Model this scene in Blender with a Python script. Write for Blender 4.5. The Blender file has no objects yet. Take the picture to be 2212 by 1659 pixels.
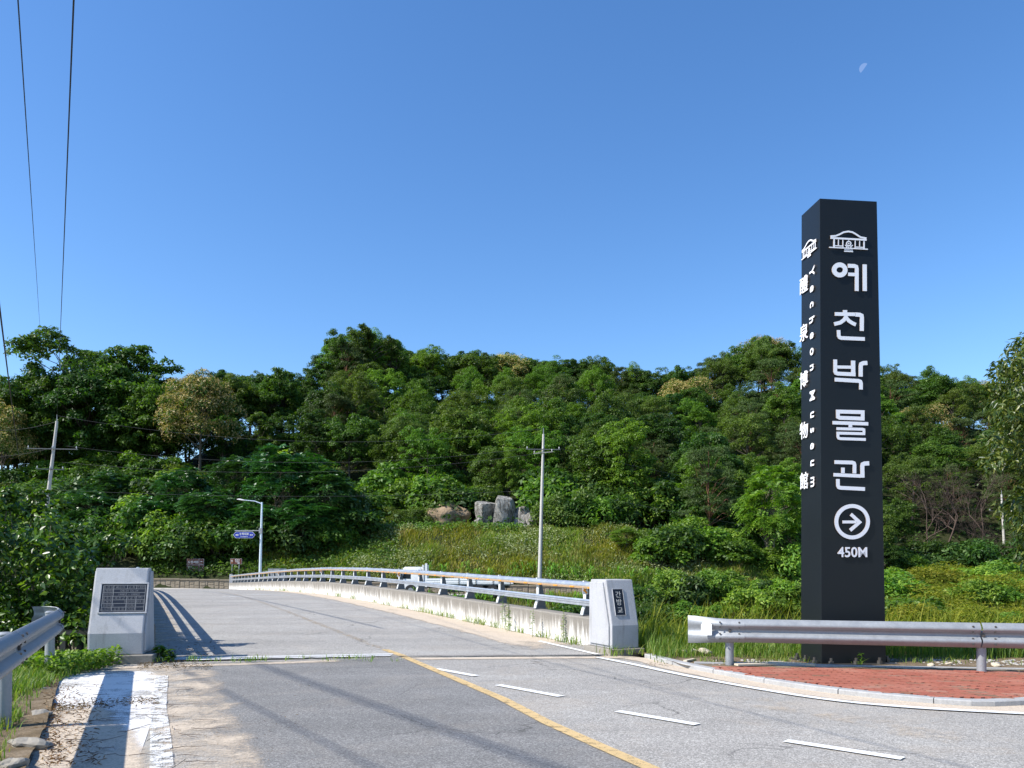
import bpy, math, random
import numpy as np
from mathutils import Vector, Matrix, Quaternion
R = math.radians
S = bpy.context.scene
# ------------------------------------------------------------ camera
EYE = 1.55; PITCH = R(1.25); F = 1700.0; CX = 1106.0; W0 = 2212.0
PY0 = 1225 - F*math.tan(PITCH)
cam = bpy.data.cameras.new('camera'); camo = bpy.data.objects.new('camera', cam); S.collection.objects.link(camo)
cam.sensor_width = 36; cam.lens = F/W0*36; cam.shift_y = (PY0-829.5)/W0
cam.clip_start = 0.05; cam.clip_end = 6000
camo.location = (0, 0, EYE); camo.rotation_euler = (R(90)+PITCH, 0, 0)
S.camera = camo
# ------------------------------------------------------------ sky, sun
SUN_EL, SUN_A = R(44), R(19)          # the sun stands left and slightly behind the camera
sd = Vector((-math.cos(SUN_A)*math.cos(SUN_EL), -math.sin(SUN_A)*math.cos(SUN_EL), math.sin(SUN_EL)))
wd = bpy.data.worlds.new('World'); S.world = wd; wd.use_nodes = True
nt = wd.node_tree; bg = nt.nodes['Background']
sk = nt.nodes.new('ShaderNodeTexSky'); sk.sky_type = 'NISHITA'; sk.sun_disc = False
sk.sun_elevation = SUN_EL; sk.sun_rotation = math.atan2(sd.x, sd.y) % (2*math.pi)
sk.air_density = 1.0; sk.dust_density = 0.4; sk.ozone_density = 3.0; sk.altitude = 100
hs = nt.nodes.new('ShaderNodeHueSaturation'); hs.inputs['Saturation'].default_value = 1.22; hs.inputs['Hue'].default_value = .504
nt.links.new(sk.outputs[0], hs.inputs['Color']); nt.links.new(hs.outputs[0], bg.inputs['Color'])
bg.inputs['Strength'].default_value = 0.126
sl = bpy.data.lights.new('sun', 'SUN'); sl.energy = 4.0; sl.angle = R(0.53); sl.color = (1.0, 0.955, 0.88)
so = bpy.data.objects.new('sun', sl); S.collection.objects.link(so)
so.rotation_euler = sd.to_track_quat('Z', 'Y').to_euler(); so.location = (-20, -10, 30)
S.view_settings.view_transform = 'Standard'; S.view_settings.look = 'None'
S.view_settings.exposure = 0.85; S.view_settings.gamma = 1.0; S.view_settings.use_curve_mapping = False
S.render.engine = 'CYCLES'
S.cycles.max_bounces = 6; S.cycles.diffuse_bounces = 3; S.cycles.glossy_bounces = 3; S.cycles.transmission_bounces = 4
S.cycles.transparent_max_bounces = 8; S.cycles.caustics_reflective = False; S.cycles.caustics_refractive = False

# ------------------------------------------------------------ survey helpers: photo position -> world point
def ray(px, py):
    a = (px-CX)/F; b = -(py-PY0)/F; c, s = math.cos(PITCH), math.sin(PITCH)
    return Vector((a, c-b*s, s+b*c))
def G(px, py, z=0.0):
    d = ray(px, py); t = (z-EYE)/d.z
    return Vector((d.x*t, d.y*t, z))
def at(px, py, Y):
    d = ray(px, py); t = Y/d.y
    return Vector((d.x*t, Y, EYE+d.z*t))
def px_of(x, y): return CX+F*x/y*1.0
lerp = np.interp
def nrm(v): return v/np.linalg.norm(v, axis=-1, keepdims=True)

# ------------------------------------------------------------ object helpers
COL = S.collection
def empty(name, loc, rz=0, label=None, cat=None, group=None):
    o = bpy.data.objects.new(name, None); COL.objects.link(o); o.location = loc; o.rotation_euler = (0, 0, rz)
    o.empty_display_size = .2
    tag(o, label, cat, group); return o
def tag(o, label=None, cat=None, group=None, kind=None):
    if label: o['label'] = label
    if cat: o['category'] = cat
    if group: o['group'] = group
    if kind: o['kind'] = kind
    return o
def link(name, me, parent=None, loc=None, kind=None, label=None):
    o = bpy.data.objects.new(name, me); COL.objects.link(o)
    if parent: o.parent = parent
    if loc is not None: o.location = loc
    if kind: o['kind'] = kind
    if label: o['label'] = label
    return o
def copy_tree(o, parent=None):
    c = o.copy(); COL.objects.link(c)
    if parent: c.parent = parent
    for ch in [x for x in o.children]: copy_tree(ch, c)
    return c
class MB:
    def __init__(s): s.v = []; s.f = []; s.mi = []
    def add(s, vs, fs, m=0):
        b = len(s.v); s.v += [tuple(x) for x in vs]; s.f += [tuple(i+b for i in f) for f in fs]; s.mi += [m]*len(fs)
        return s
    def box(s, c, d, rz=0, m=0, M=None):
        x, y, z = d[0]/2, d[1]/2, d[2]/2
        vs = [Vector((i, j, k)) for i in (-x, x) for j in (-y, y) for k in (-z, z)]
        q = Matrix.Rotation(rz, 3, 'Z') if M is None else M
        vs = [q @ v + Vector(c) for v in vs]
        return s.add(vs, [(0, 1, 3, 2), (4, 6, 7, 5), (0, 4, 5, 1), (2, 3, 7, 6), (0, 2, 6, 4), (1, 5, 7, 3)], m)
    def tube(s, pts, r, n=8, cap=True, m=0, sq=(1, 1)):
        pts = [Vector(p) for p in pts]; k = len(pts)
        rs = list(r) if hasattr(r, '__len__') else [r]*k
        vs = []; up = Vector((0, 0, 1))
        for i, p in enumerate(pts):
            t = (pts[min(i+1, k-1)]-pts[max(i-1, 0)]).normalized()
            a = t.cross(up)
            if a.length < .05: a = t.cross(Vector((0, 1, 0)))
            a.normalize(); b = a.cross(t)
            for j in range(n):
                w = 2*math.pi*j/n
                vs.append(p+(a*math.cos(w)*sq[0]+b*math.sin(w)*sq[1])*rs[i])
        fs = [(i*n+j, i*n+(j+1) % n, (i+1)*n+(j+1) % n, (i+1)*n+j) for i in range(k-1) for j in range(n)]
        if cap: fs += [tuple(reversed(range(n))), tuple(range((k-1)*n, k*n))]
        return s.add(vs, fs, m)
    def prism(s, poly, axis_o, ax, ay, az, d, m=0):
        """polygon poly (u,v) placed at axis_o+u*ax+v*ay, extruded by d along az"""
        o = Vector(axis_o); ax = Vector(ax); ay = Vector(ay); az = Vector(az); n = len(poly)
        a = [o+ax*u+ay*v for u, v in poly]; b = [p+az*d for p in a]
        fs = [tuple(range(n)), tuple(reversed(range(n, 2*n)))]+[(i, i+n, (i+1) % n+n, (i+1) % n) for i in range(n)]
        return s.add(a+b, fs, m)
    def sweep(s, prof, path, m=0, cap=True):
        """profile points (n,z) swept along a path [(x,y,z)], n measured to the right of travel"""
        path = [Vector(p) for p in path]; k = len(path); n = len(prof); vs = []
        for i, p in enumerate(path):
            t = path[min(i+1, k-1)]-path[max(i-1, 0)]; t.z = 0; t.normalize()
            rgt = Vector((t.y, -t.x, 0))
            for u, z in prof: vs.append(p+rgt*u+Vector((0, 0, z)))
        fs = [(i*n+j, i*n+(j+1) % n, (i+1)*n+(j+1) % n, (i+1)*n+j) for i in range(k-1) for j in range(n)]
        if cap: fs += [tuple(reversed(range(n))), tuple(range((k-1)*n, k*n))]
        return s.add(vs, fs, m)
    def mesh(s, name, mats, smooth=False, bevel=0):
        me = bpy.data.meshes.new(name); me.from_pydata(s.v, [], s.f); me.update()
        for m in (mats if isinstance(mats, (list, tuple)) else [mats]): me.materials.append(m)
        me.polygons.foreach_set('material_index', s.mi)
        import bmesh
        bm = bmesh.new(); bm.from_mesh(me); bmesh.ops.recalc_face_normals(bm, faces=bm.faces)
        if bevel: bmesh.ops.bevel(bm, geom=[e for e in bm.edges if e.is_manifold and e.calc_face_angle(0) > .5], offset=bevel, segments=2, affect='EDGES', profile=.6)
        if smooth:
            for f in bm.faces: f.smooth = True
            for e in bm.edges:
                if e.is_manifold and e.calc_face_angle(0) > R(38): e.smooth = False
        bm.to_mesh(me); bm.free()
        return me
    def build(s, name, mats, parent=None, loc=None, smooth=False, bevel=0, kind=None, label=None):
        return link(name, s.mesh(name, mats, smooth, bevel), parent, loc, kind, label)

# ------------------------------------------------------------ materials
def mat(name, base=(.5, .5, .5), rough=.7, metal=0.0, spec=None):
    m = bpy.data.materials.new(name); m.use_nodes = True; b = m.node_tree.nodes['Principled BSDF']
    b.inputs['Base Color'].default_value = (*base, 1); b.inputs['Roughness'].default_value = rough; b.inputs['Metallic'].default_value = metal
    if spec is not None: b.inputs['Specular IOR Level'].default_value = spec
    return m
class NT:
    def __init__(s, m): s.m = m; s.t = m.node_tree; s.b = s.t.nodes['Principled BSDF']
    def n(s, typ, **kw):
        x = s.t.nodes.new(typ)
        for k, v in kw.items(): setattr(x, k, v)
        return x
    def l(s, a, b): s.t.links.new(a, b)
    def coord(s, scale=(1, 1, 1), obj=False):
        if obj: o = s.n('ShaderNodeTexCoord').outputs['Object']
        else: o = s.n('ShaderNodeNewGeometry').outputs['Position']
        mp = s.n('ShaderNodeMapping'); mp.inputs['Scale'].default_value = scale; s.l(o, mp.inputs['Vector']); return mp.outputs[0]
    def noise(s, scale, detail=4, rough=.6, co=None, dist=0):
        x = s.n('ShaderNodeTexNoise'); x.inputs['Scale'].default_value = scale; x.inputs['Detail'].default_value = detail
        x.inputs['Roughness'].default_value = rough; x.inputs['Distortion'].default_value = dist
        s.l(co if co is not None else s.coord(), x.inputs['Vector']); return x.outputs['Fac']
    def vor(s, scale, co=None, out='Distance', feature='F1'):
        x = s.n('ShaderNodeTexVoronoi', feature=feature); x.inputs['Scale'].default_value = scale
        s.l(co if co is not None else s.coord(), x.inputs['Vector']); return x.outputs[out]
    def ramp(s, fac, stops, interp='LINEAR'):
        x = s.n('ShaderNodeValToRGB'); s.l(fac, x.inputs[0]); r = x.color_ramp; r.interpolation = interp
        while len(r.elements) < len(stops): r.elements.new(.5)
        for e, (p, c) in zip(r.elements, stops):
            e.position = p; e.color = (*c, 1) if hasattr(c, '__len__') else (c, c, c, 1)
        return x.outputs[0]
    def mix(s, fac, a, b, mode='MIX'):
        x = s.n('ShaderNodeMix', data_type='RGBA', blend_type=mode)
        for i, v in ((0, fac), (6, a), (7, b)):
            if isinstance(v, (int, float)): x.inputs[i].default_value = v
            elif isinstance(v, tuple): x.inputs[i].default_value = (*v, 1)
            else: s.l(v, x.inputs[i])
        return x.outputs[2]
    def math(s, op, a, b=None):
        x = s.n('ShaderNodeMath', operation=op)
        for i, v in ((0, a), (1, b)):
            if v is None: continue
            if isinstance(v, (int, float)): x.inputs[i].default_value = v
            else: s.l(v, x.inputs[i])
        return x.outputs[0]
    def color(s, c): s.l(c, s.b.inputs['Base Color']); return s
    def bump(s, h, strength=.3, dist=.01):
        x = s.n('ShaderNodeBump'); x.inputs['Strength'].default_value = strength; x.inputs['Distance'].default_value = dist
        s.l(h, x.inputs['Height']); s.l(x.outputs[0], s.b.inputs['Normal']); return s
    def alpha(s, a): s.l(a, s.b.inputs['Alpha']); return s

def asphalt(name, c0, c1, sand=.25):
    m = mat(name, rough=.93, spec=.25); t = NT(m)
    big = t.noise(.35, 5, .6); mid = t.noise(2.3, 5, .65); g = t.vor(95, out='Color'); sep = t.n('ShaderNodeSeparateColor'); t.l(g, sep.inputs[0])
    fine = t.noise(140, 3, .7)
    base = t.mix(t.ramp(big, [(.3, 0), (.7, 1)]), c0, c1)
    base = t.mix(t.ramp(mid, [(.35, 0), (.75, .45)]), base, tuple(x*.8 for x in c0))
    base = t.mix(.75, base, t.ramp(sep.outputs[0], [(0, .4), (.45, .8), (.8, 1.15), (1, 1.75)]), 'MULTIPLY')
    base = t.mix(.5, base, t.ramp(fine, [(.3, .55), (.55, 1.0), (.7, 1.5)]), 'MULTIPLY')
    wheel = t.noise(1, 4, .6, co=t.coord((.16, 1.1, 1))); base = t.mix(.8, base, t.ramp(wheel, [(.3, .86), (.7, 1.13)]), 'MULTIPLY')
    wob = t.n('ShaderNodeVectorMath', operation='ADD'); nz_ = t.n('ShaderNodeTexNoise'); nz_.inputs['Scale'].default_value = 1.2; nz_.inputs['Detail'].default_value = 6; pc = t.coord(); t.l(pc, nz_.inputs['Vector']); t.l(pc, wob.inputs[0]); t.l(nz_.outputs['Color'], wob.inputs[1])
    ck = t.n('ShaderNodeTexVoronoi', feature='DISTANCE_TO_EDGE'); ck.inputs['Scale'].default_value = .38; t.l(wob.outputs[0], ck.inputs['Vector'])
    cm = t.math('MULTIPLY', t.ramp(ck.outputs['Distance'], [(.0, 1), (.006, 0)]), t.ramp(t.noise(.5, 2, .5), [(.46, 0), (.56, .75)]))
    base = t.mix(cm, base, (.05, .048, .045))
    dust = t.ramp(t.noise(.9, 6, .7, dist=.6), [(.5, 0), (.75, 1)])
    base = t.mix(t.math('MULTIPLY', dust, sand), base, (.46, .38, .29))
    t.color(base).bump(sep.outputs[1], .5, .006); return m
M = {}
M['road'] = asphalt('asphalt_road', (.335, .315, .285), (.41, .388, .35), .4)
M['road_new'] = asphalt('asphalt_patch', (.21, .204, .193), (.255, .248, .235), .15)
M['deck'] = asphalt('asphalt_deck', (.34, .322, .292), (.405, .385, .35), .2)
def paint(name, col, wear=.5, sc=9, lo=.36):
    m = mat(name, rough=.75); t = NT(m)
    w = t.noise(sc, 8, .75); f = t.noise(70, 4, .8); k = t.math('ADD', t.math('MULTIPLY', w, .6), t.math('MULTIPLY', f, .4))
    t.color(t.mix(t.ramp(t.noise(3, 4), [(.3, .0), (.7, .35)]), col, tuple(x*.78 for x in col)))
    t.alpha(t.ramp(k, [(lo, 1-wear if wear > .9 else 0), (lo+.08, 1)])); t.bump(f, .3, .004); return m
M['white_paint'] = paint('white_road_paint', (.80, .80, .78), lo=.37)
M['white_rough'] = paint('rough_white_paint', (.76, .75, .72), sc=5, lo=.455)
M['yellow_paint'] = paint('yellow_road_paint', (.58, .41, .19), lo=.40)
M['yellow_faded'] = paint('faded_yellow_paint', (.42, .33, .22), lo=.495)
M['white_faded'] = paint('faded_white_paint', (.62, .62, .6), lo=.47)
def sandm():
    m = mat('dry_sand', rough=.95, spec=.1); t = NT(m)
    c = t.mix(t.noise(3, 6, .7), (.54, .44, .33), (.68, .58, .46)); c = t.mix(.6, c, t.ramp(t.vor(60, out='Color'), [(0, .6), (1, 1.2)]), 'MULTIPLY')
    t.color(c); t.bump(t.noise(45, 5, .7), .5, .01)
    at_ = t.n('ShaderNodeAttribute', attribute_name='fade')
    k = t.math('ADD', at_.outputs['Fac'], t.math('MULTIPLY', t.math('SUBTRACT', t.noise(1.7, 8, .72, dist=.4), .5), 1.7))
    k = t.math('ADD', k, t.math('MULTIPLY', t.math('SUBTRACT', t.noise(60, 3, .7), .5), .7))
    t.alpha(t.ramp(k, [(.34, 0), (.80, .9)])); return m
M['sand'] = sandm()
def concrete(name, c, stain=.5, streak=False):
    m = mat(name, rough=.9, spec=.2); t = NT(m)
    n1 = t.noise(1.6, 6, .65); n2 = t.noise(40, 5, .7)
    col = t.mix(n1, tuple(x*.82 for x in c), tuple(min(1, x*1.12) for x in c))
    if streak:
        st = t.noise(1, 8, .7, co=t.coord((9, 9, .7)), dist=.3); st2 = t.noise(1, 5, .7, co=t.coord((30, 30, 1.4)))
        k = t.math('ADD', t.math('MULTIPLY', st, .65), t.math('MULTIPLY', st2, .35))
        ob = t.n('ShaderNodeAttribute', attribute_name='up').outputs['Fac']
        k = t.math('SUBTRACT', k, t.math('MULTIPLY', t.math('SUBTRACT', ob, .45), .32))
        col = t.mix(t.ramp(k, [(.40, 0), (.49, .4), (.57, 1)]), (.24, .22, .19), (.86, .83, .77))
    col = t.mix(t.math('MULTIPLY', t.ramp(t.noise(7, 8, .75), [(.45, 0), (.7, 1)]), stain*.5), col, (.12, .11, .095))
    col = t.mix(.35, col, t.ramp(n2, [(.3, .6), (.7, 1.3)]), 'MULTIPLY')
    t.color(col).bump(n2, .35, .006); return m
M['concrete'] = concrete('weathered_concrete', (.36, .345, .31))
M['kerb'] = concrete('kerb_concrete', (.40, .395, .385), .5)
M['parapet'] = concrete('streaked_parapet_concrete', (.5, .48, .44), .5, True)
M['plinth'] = concrete('plinth_concrete', (.30, .275, .235), .9)
M['slabwhite'] = paint('whitewashed_concrete', (.74, .72, .69), sc=1.6, lo=.415)
def stone(name, c):
    m = mat(name, rough=.8, spec=.3); t = NT(m)
    sp = t.vor(170, out='Color', co=t.coord(obj=True)); s_ = t.n('ShaderNodeSeparateColor'); t.l(sp, s_.inputs[0])
    col = t.mix(t.noise(3, 7, .7, dist=.8), tuple(x*.86 for x in c), tuple(x*1.1 for x in c))
    col = t.mix(.4, col, t.ramp(s_.outputs[0], [(0, .55), (.3, .9), (1, 1.2)]), 'MULTIPLY')
    col = t.mix(t.math('MULTIPLY', t.ramp(t.noise(1.4, 7, .75, dist=1.4), [(.5, 0), (.75, 1)]), .25), col, (.3, .27, .23))
    stn = t.noise(1, 6, .75, co=t.coord((7, 7, .8), True)); col = t.mix(t.math('MULTIPLY', t.ramp(stn, [(.52, 0), (.70, 1)]), .38), col, (.17, .16, .14))
    t.color(col).bump(s_.outputs[1], .25, .002); return m
M['granite'] = stone('grey_granite', (.43, .432, .445))
M['plaque'] = mat('black_plaque', (.012, .014, .02), .35)
M['plaque_line'] = mat('engraved_line', (.33, .33, .33), .7)
M['plaque_letter'] = mat('engraved_letter', (.46, .45, .42), .7)
M['plaque_text'] = mat('worn_engraving', (.16, .165, .175), .7)
def galv(name, c=(.31, .325, .34), metal=.35, rough=.5):
    m = mat(name, rough=rough, metal=metal); t = NT(m)
    co = t.coord((1, 1, 1)); v = t.vor(40, out='Color'); s_ = t.n('ShaderNodeSeparateColor'); t.l(v, s_.inputs[0])
    n = t.noise(5, 6, .7)
    col = t.mix(n, tuple(x*.78 for x in c), tuple(min(1, x*1.15) for x in c)); col = t.mix(.2, col, t.ramp(s_.outputs[0], [(0, .7), (1, 1.2)]), 'MULTIPLY')
    sc = t.ramp(t.noise(1, 6, .8, co=t.coord((2, 2, 26))), [(.6, 0), (.72, 1)])
    col = t.mix(t.math('MULTIPLY', sc, .3), col, (.30, .27, .24))
    t.color(col); t.l(t.ramp(n, [(.3, rough-.06), (.7, rough+.18)]), t.b.inputs['Roughness']); t.bump(t.noise(18, 4), .06, .004); return m
M['galv'] = galv('galvanised_steel'); M['alu'] = galv('satin_aluminium', (.52, .54, .57), .6, .32)
M['bolt'] = mat('bolt_steel', (.12, .11, .10), .5, .7)
M['post_alu'] = mat('cast_post_face', (.72, .72, .70), .5, .1); M['post_web'] = concrete('cast_post_web', (.22, .22, .225), .4)
M['orange_mark'] = mat('orange_reflector', (.75, .30, .02), .5)
M['rail_under'] = mat('rail_reflection_tan', (.58, .40, .24), .5, .2)  # tan of the sandy deck reflected on the rail underside, put into colour
M['pillar'] = mat('dark_sign_panel', (.014, .018, .027), .33, .0, .22)
t = NT(M['pillar']); t.l(t.ramp(t.noise(1.3, 6, .7), [(.3, .27), (.7, .42)]), t.b.inputs['Roughness']); t.color(t.mix(t.noise(.9, 6, .7), (.009, .0115, .0145), (.0125, .0155, .018)))
M['letter'] = mat('white_letter_face', (.80, .81, .84), .45); M['letter_side'] = mat('letter_return', (.45, .38, .34), .4, .3)
M['brown'] = mat('brown_sign', (.105, .022, .012), .4); M['white'] = mat('white_enamel', (.78, .78, .78), .35)
M['blue'] = mat('blue_sign', (.012, .035, .33), .35); M['sign_back'] = mat('sign_back_grey', (.32, .33, .31), .5, .3)
M['lamp'] = mat('lamp_post_paint', (.62, .70, .78), .35, .3)
M['pole'] = concrete('pole_concrete', (.52, .50, .46), .3); M['insul'] = mat('porcelain', (.6, .6, .6), .3)
M['dark_steel'] = mat('dark_steel', (.05, .048, .045), .55, .4); M['wire'] = mat('black_cable', (.02, .02, .022), .6)
M['arm'] = mat('crossarm_steel', (.15, .155, .15), .6, .3); M['wire_far'] = mat('grey_cable', (.045, .05, .05), .7)
M['truck'] = mat('white_truck_paint', (.78, .78, .77), .3); M['glass'] = mat('dark_glass', (.02, .025, .03), .08); M['rubber'] = mat('tyre', (.02, .02, .02), .8)
M['plank'] = concrete('pale_timber', (.58, .50, .38), .2); M['plastic'] = mat('white_sheet_plastic', (.8, .8, .8), .4)
M['rust'] = concrete('rust', (.25, .11, .06), .5)
def brickm():
    m = mat('clay_brick', rough=.85, spec=.2); t = NT(m); oi = t.n('ShaderNodeObjectInfo').outputs['Random']
    gi = t.n('ShaderNodeNewGeometry').outputs['Random Per Island']
    r = t.math('FRACT', t.math('ADD', t.math('MULTIPLY', oi, 7.3), gi))
    c = t.ramp(r, [(0, (.30, .095, .062)), (.45, (.36, .125, .083)), (.8, (.32, .11, .07)), (.90, (.28, .12, .075)), (.95, (.18, .11, .07)), (1, (.37, .17, .12))])
    c = t.mix(.5, c, t.ramp(t.noise(90, 4, .7), [(.3, .75), (.7, 1.25)]), 'MULTIPLY')
    c = t.mix(t.ramp(t.noise(1.1, 6, .7), [(.5, 0), (.8, .4)]), c, (.52, .36, .26))
    t.color(c).bump(t.noise(80, 3), .3, .003); return m
M['brick'] = brickm(); M['brick_light'] = mat('pale_brick', (.62, .50, .36), .85)
def rockm():
    m = mat('lichened_rock', rough=.9); t = NT(m); co = t.coord((1.6, 1.6, .5)); n1 = t.noise(1.3, 10, .75, co=co, dist=1.2); n2 = t.noise(2.2, 8, .8)
    c = t.ramp(n1, [(.3, (.03, .028, .025)), (.43, (.16, .145, .12)), (.56, (.46, .44, .40)), (.75, (.32, .27, .19))])
    c = t.mix(.7, c, t.ramp(n2, [(.35, .45), (.6, 1.25)]), 'MULTIPLY')
    t.color(c).bump(t.math('ADD', n1, n2), 1, .3); return m
M['rock'] = rockm()
M['pebble'] = concrete('river_stone', (.40, .38, .35), .2)
def soil(name, cols, sc=.4):
    m = mat(name, rough=.97, spec=.1); t = NT(m)
    t.color(t.ramp(t.math('ADD', t.math('MULTIPLY', t.noise(sc, 8, .7), .6), t.math('MULTIPLY', t.noise(sc*14, 6, .7), .4)), [(.35, cols[0]), (.5, cols[1]), (.65, cols[2])]))
    t.bump(t.noise(sc*25, 6, .7), .6, .05); return m
M['terrain'] = soil('hillside_soil', [(.016, .024, .009), (.030, .036, .014), (.055, .055, .024)])
M['bed'] = soil('riverside_soil', [(.06, .055, .03), (.12, .10, .06), (.22, .19, .14)], .7)
M['verge'] = soil('verge_soil', [(.10, .075, .045), (.20, .15, .095), (.34, .27, .19)], 2.5)
M['farroad'] = concrete('far_road_concrete', (.50, .47, .42), .2)
def leaf(name, cols, trans=.36, rough=.5, spec=.3, objvar=.22):
    """cols: dark..light leaf albedos picked leaf by leaf; whole plants vary a little too"""
    m = mat(name, rough=rough, spec=spec); t = NT(m)
    kf = {'grass_blade': 1.45, 'bank_weed': 1.5, 'yellow_green_weed': 1.1, 'glossy_leaf': 1.15, 'drooping_leaf': .8, 'dry_leaf': 1.0, 'chestnut_catkin': 1.25}.get(name, 1.62)
    cols = [(a*kf, b*kf*.97, c*kf*.85) for a, b, c in cols]
    gi = t.n('ShaderNodeNewGeometry').outputs['Random Per Island']; oi = t.n('ShaderNodeObjectInfo').outputs['Random']
    c = t.ramp(gi, [(i/(len(cols)-1), c) for i, c in enumerate(cols)])
    h = t.n('ShaderNodeHueSaturation'); t.l(c, h.inputs['Color'])
    t.l(t.math('ADD', t.math('MULTIPLY', oi, .026), .490), h.inputs['Hue'])
    t.l(t.math('ADD', t.math('MULTIPLY', t.math('FRACT', t.math('MULTIPLY', oi, 17.7)), objvar*2), 1-objvar), h.inputs['Value'])
    t.color(h.outputs[0])
    tr = t.n('ShaderNodeBsdfTranslucent'); x = t.mix(1.0, h.outputs[0], (1.5, 1.7, .5), 'MULTIPLY'); t.l(x, tr.inputs['Color'])
    ms = t.n('ShaderNodeMixShader'); ms.inputs[0].default_value = trans
    t.l(t.b.outputs[0], ms.inputs[1]); t.l(tr.outputs[0], ms.inputs[2]); t.l(ms.outputs[0], t.t.nodes['Material Output'].inputs['Surface'])
    return m
LF = {
 'oak': leaf('oak_leaf', [(.022, .048, .008), (.046, .088, .013), (.078, .125, .02)]),
 'dark': leaf('dark_leaf', [(.014, .038, .008), (.028, .064, .011), (.052, .098, .016)]),
 'robinia': leaf('bright_leaf', [(.034, .070, .010), (.062, .120, .014), (.10, .16, .02)]),
 'olive': leaf('olive_leaf', [(.030, .052, .010), (.053, .082, .015), (.088, .118, .024)]),
 'pine': leaf('pine_needle', [(.022, .042, .013), (.042, .070, .020), (.072, .105, .03)], .15),
 'chestnut': leaf('chestnut_catkin', [(.16, .14, .05), (.42, .31, .15), (.52, .39, .21), (.34, .26, .12)], .2),
 'ailanthus': leaf('pinnate_leaf', [(.014, .045, .012), (.026, .075, .018), (.045, .11, .026)], .2, .38, .5),
 'lime': leaf('lime_leaf', [(.055, .11, .016), (.085, .16, .022), (.16, .23, .03)], .35),
 'mulberry': leaf('glossy_leaf', [(.018, .05, .008), (.038, .095, .012), (.075, .15, .018), (.14, .22, .025)], .3, .36, .5, .1),
 'zelkova': leaf('drooping_leaf', [(.022, .050, .008), (.050, .095, .013), (.11, .155, .022), (.21, .23, .055)], .25, .38, .5, .1),
 'grass': leaf('grass_blade', [(.05, .10, .015), (.09, .16, .025), (.14, .20, .035), (.20, .20, .06)], .35, .5, .3, .12),
 'weed': leaf('bank_weed', [(.055, .085, .020), (.095, .125, .028), (.15, .155, .04), (.20, .17, .065), (.13, .17, .09)], .3, .6, .2, .12),
 'yellowweed': leaf('yellow_green_weed', [(.10, .13, .014), (.17, .19, .02), (.25, .235, .03), (.12, .16, .02)], .35, .6, .2, .12),
 'crop': leaf('crop_leaf', [(.05, .12, .018), (.085, .18, .024), (.12, .22, .035)], .3),
 'dry': leaf('dry_leaf', [(.085, .045, .025), (.16, .09, .05), (.27, .18, .10)], .15, .7, .1),
 'straw': leaf('straw_stalk', [(.13, .12, .035), (.21, .18, .07), (.27, .22, .10)], .2, .7, .1),
 'under': leaf('undergrowth_leaf', [(.016, .036, .010), (.032, .066, .014), (.055, .092, .020)], .2),
}
def bark(name, c):
    m = mat(name, rough=.9, spec=.1); t = NT(m)
    t.color(t.mix(t.noise(1, 6, .7, co=t.coord((6, 6, 1), True)), tuple(x*.6 for x in c), tuple(x*1.3 for x in c))); return m
BK = {'grey': bark('grey_bark', (.10, .085, .07)), 'pine': bark('red_pine_bark', (.17, .09, .055)), 'dead': bark('bare_wood', (.11, .08, .065)), 'pale': bark('pale_stem', (.22, .19, .14))}
# ------------------------------------------------------------ foliage generators
def mesh_np(name, V, Fc, nper, mats, mi=None, smooth=False):
    """V (n,3); Fc flat face indices, all faces with nper corners"""
    me = bpy.data.meshes.new(name); nf = len(Fc)//nper
    me.vertices.add(len(V)); me.vertices.foreach_set('co', np.ascontiguousarray(V, dtype=np.float32).ravel())
    me.loops.add(len(Fc)); me.loops.foreach_set('vertex_index', np.ascontiguousarray(Fc, dtype=np.int32))
    me.polygons.add(nf); me.polygons.foreach_set('loop_start', np.arange(nf, dtype=np.int32)*nper)
    me.polygons.foreach_set('loop_total', np.full(nf, nper, dtype=np.int32))
    for m in (mats if isinstance(mats, (list, tuple)) else [mats]): me.materials.append(m)
    if mi is not None: me.polygons.foreach_set('material_index', np.asarray(mi, dtype=np.int32))
    if smooth: me.polygons.foreach_set('use_smooth', np.ones(nf, dtype=bool))
    me.update(calc_edges=True); me.validate(); return me
def leaves(P, N, A, L, W, fold=.0):
    """rhombus leaves: base P, normal N, axis A, length L, half width W. fold>0 gives two tilted triangles"""
    N = nrm(N); A = nrm(A-N*(A*N).sum(1, keepdims=True)); B = np.cross(N, A)
    L = np.asarray(L).reshape(-1, 1); W = np.asarray(W).reshape(-1, 1)
    n = len(P); V = np.empty((n, 4, 3))
    V[:, 0] = P; V[:, 1] = P+A*L*.42+B*W+N*W*fold; V[:, 2] = P+A*L-N*L*.12; V[:, 3] = P+A*L*.42-B*W+N*W*fold
    if fold:
        F_ = np.array([0, 1, 2, 0, 2, 3]); I = (np.arange(n)[:, None]*4+F_).ravel(); return V.reshape(-1, 3), I, 3
    return V.reshape(-1, 3), np.arange(n*4), 4
def unit(rng, n):
    return nrm(rng.normal(size=(n, 3)))
def clump_leaves(rng, C, Rr, n, size, asp=.45, flat=.7, up=.6, droop=0.0, jit=.6, shell=.5):
    """leaves over lumps: C centres, Rr radii, n leaves each"""
    k = len(C); d = unit(rng, k*n); d[:, 2] = np.where(d[:, 2] < -.35, -d[:, 2], d[:, 2])
    rr = (shell+(1-shell)*rng.random(k*n)**.6)*np.repeat(Rr, n)
    P = np.repeat(C, n, axis=0)+d*rr[:, None]*np.array([1, 1, flat])
    N = d+np.array([0, 0, up])+rng.normal(size=P.shape)*jit
    A = d*.6+rng.normal(size=P.shape)*.8; A[:, 2] -= droop
    L = size*(.6+.8*rng.random(len(P)))
    return P, N, A, L, L*asp*.5
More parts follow.
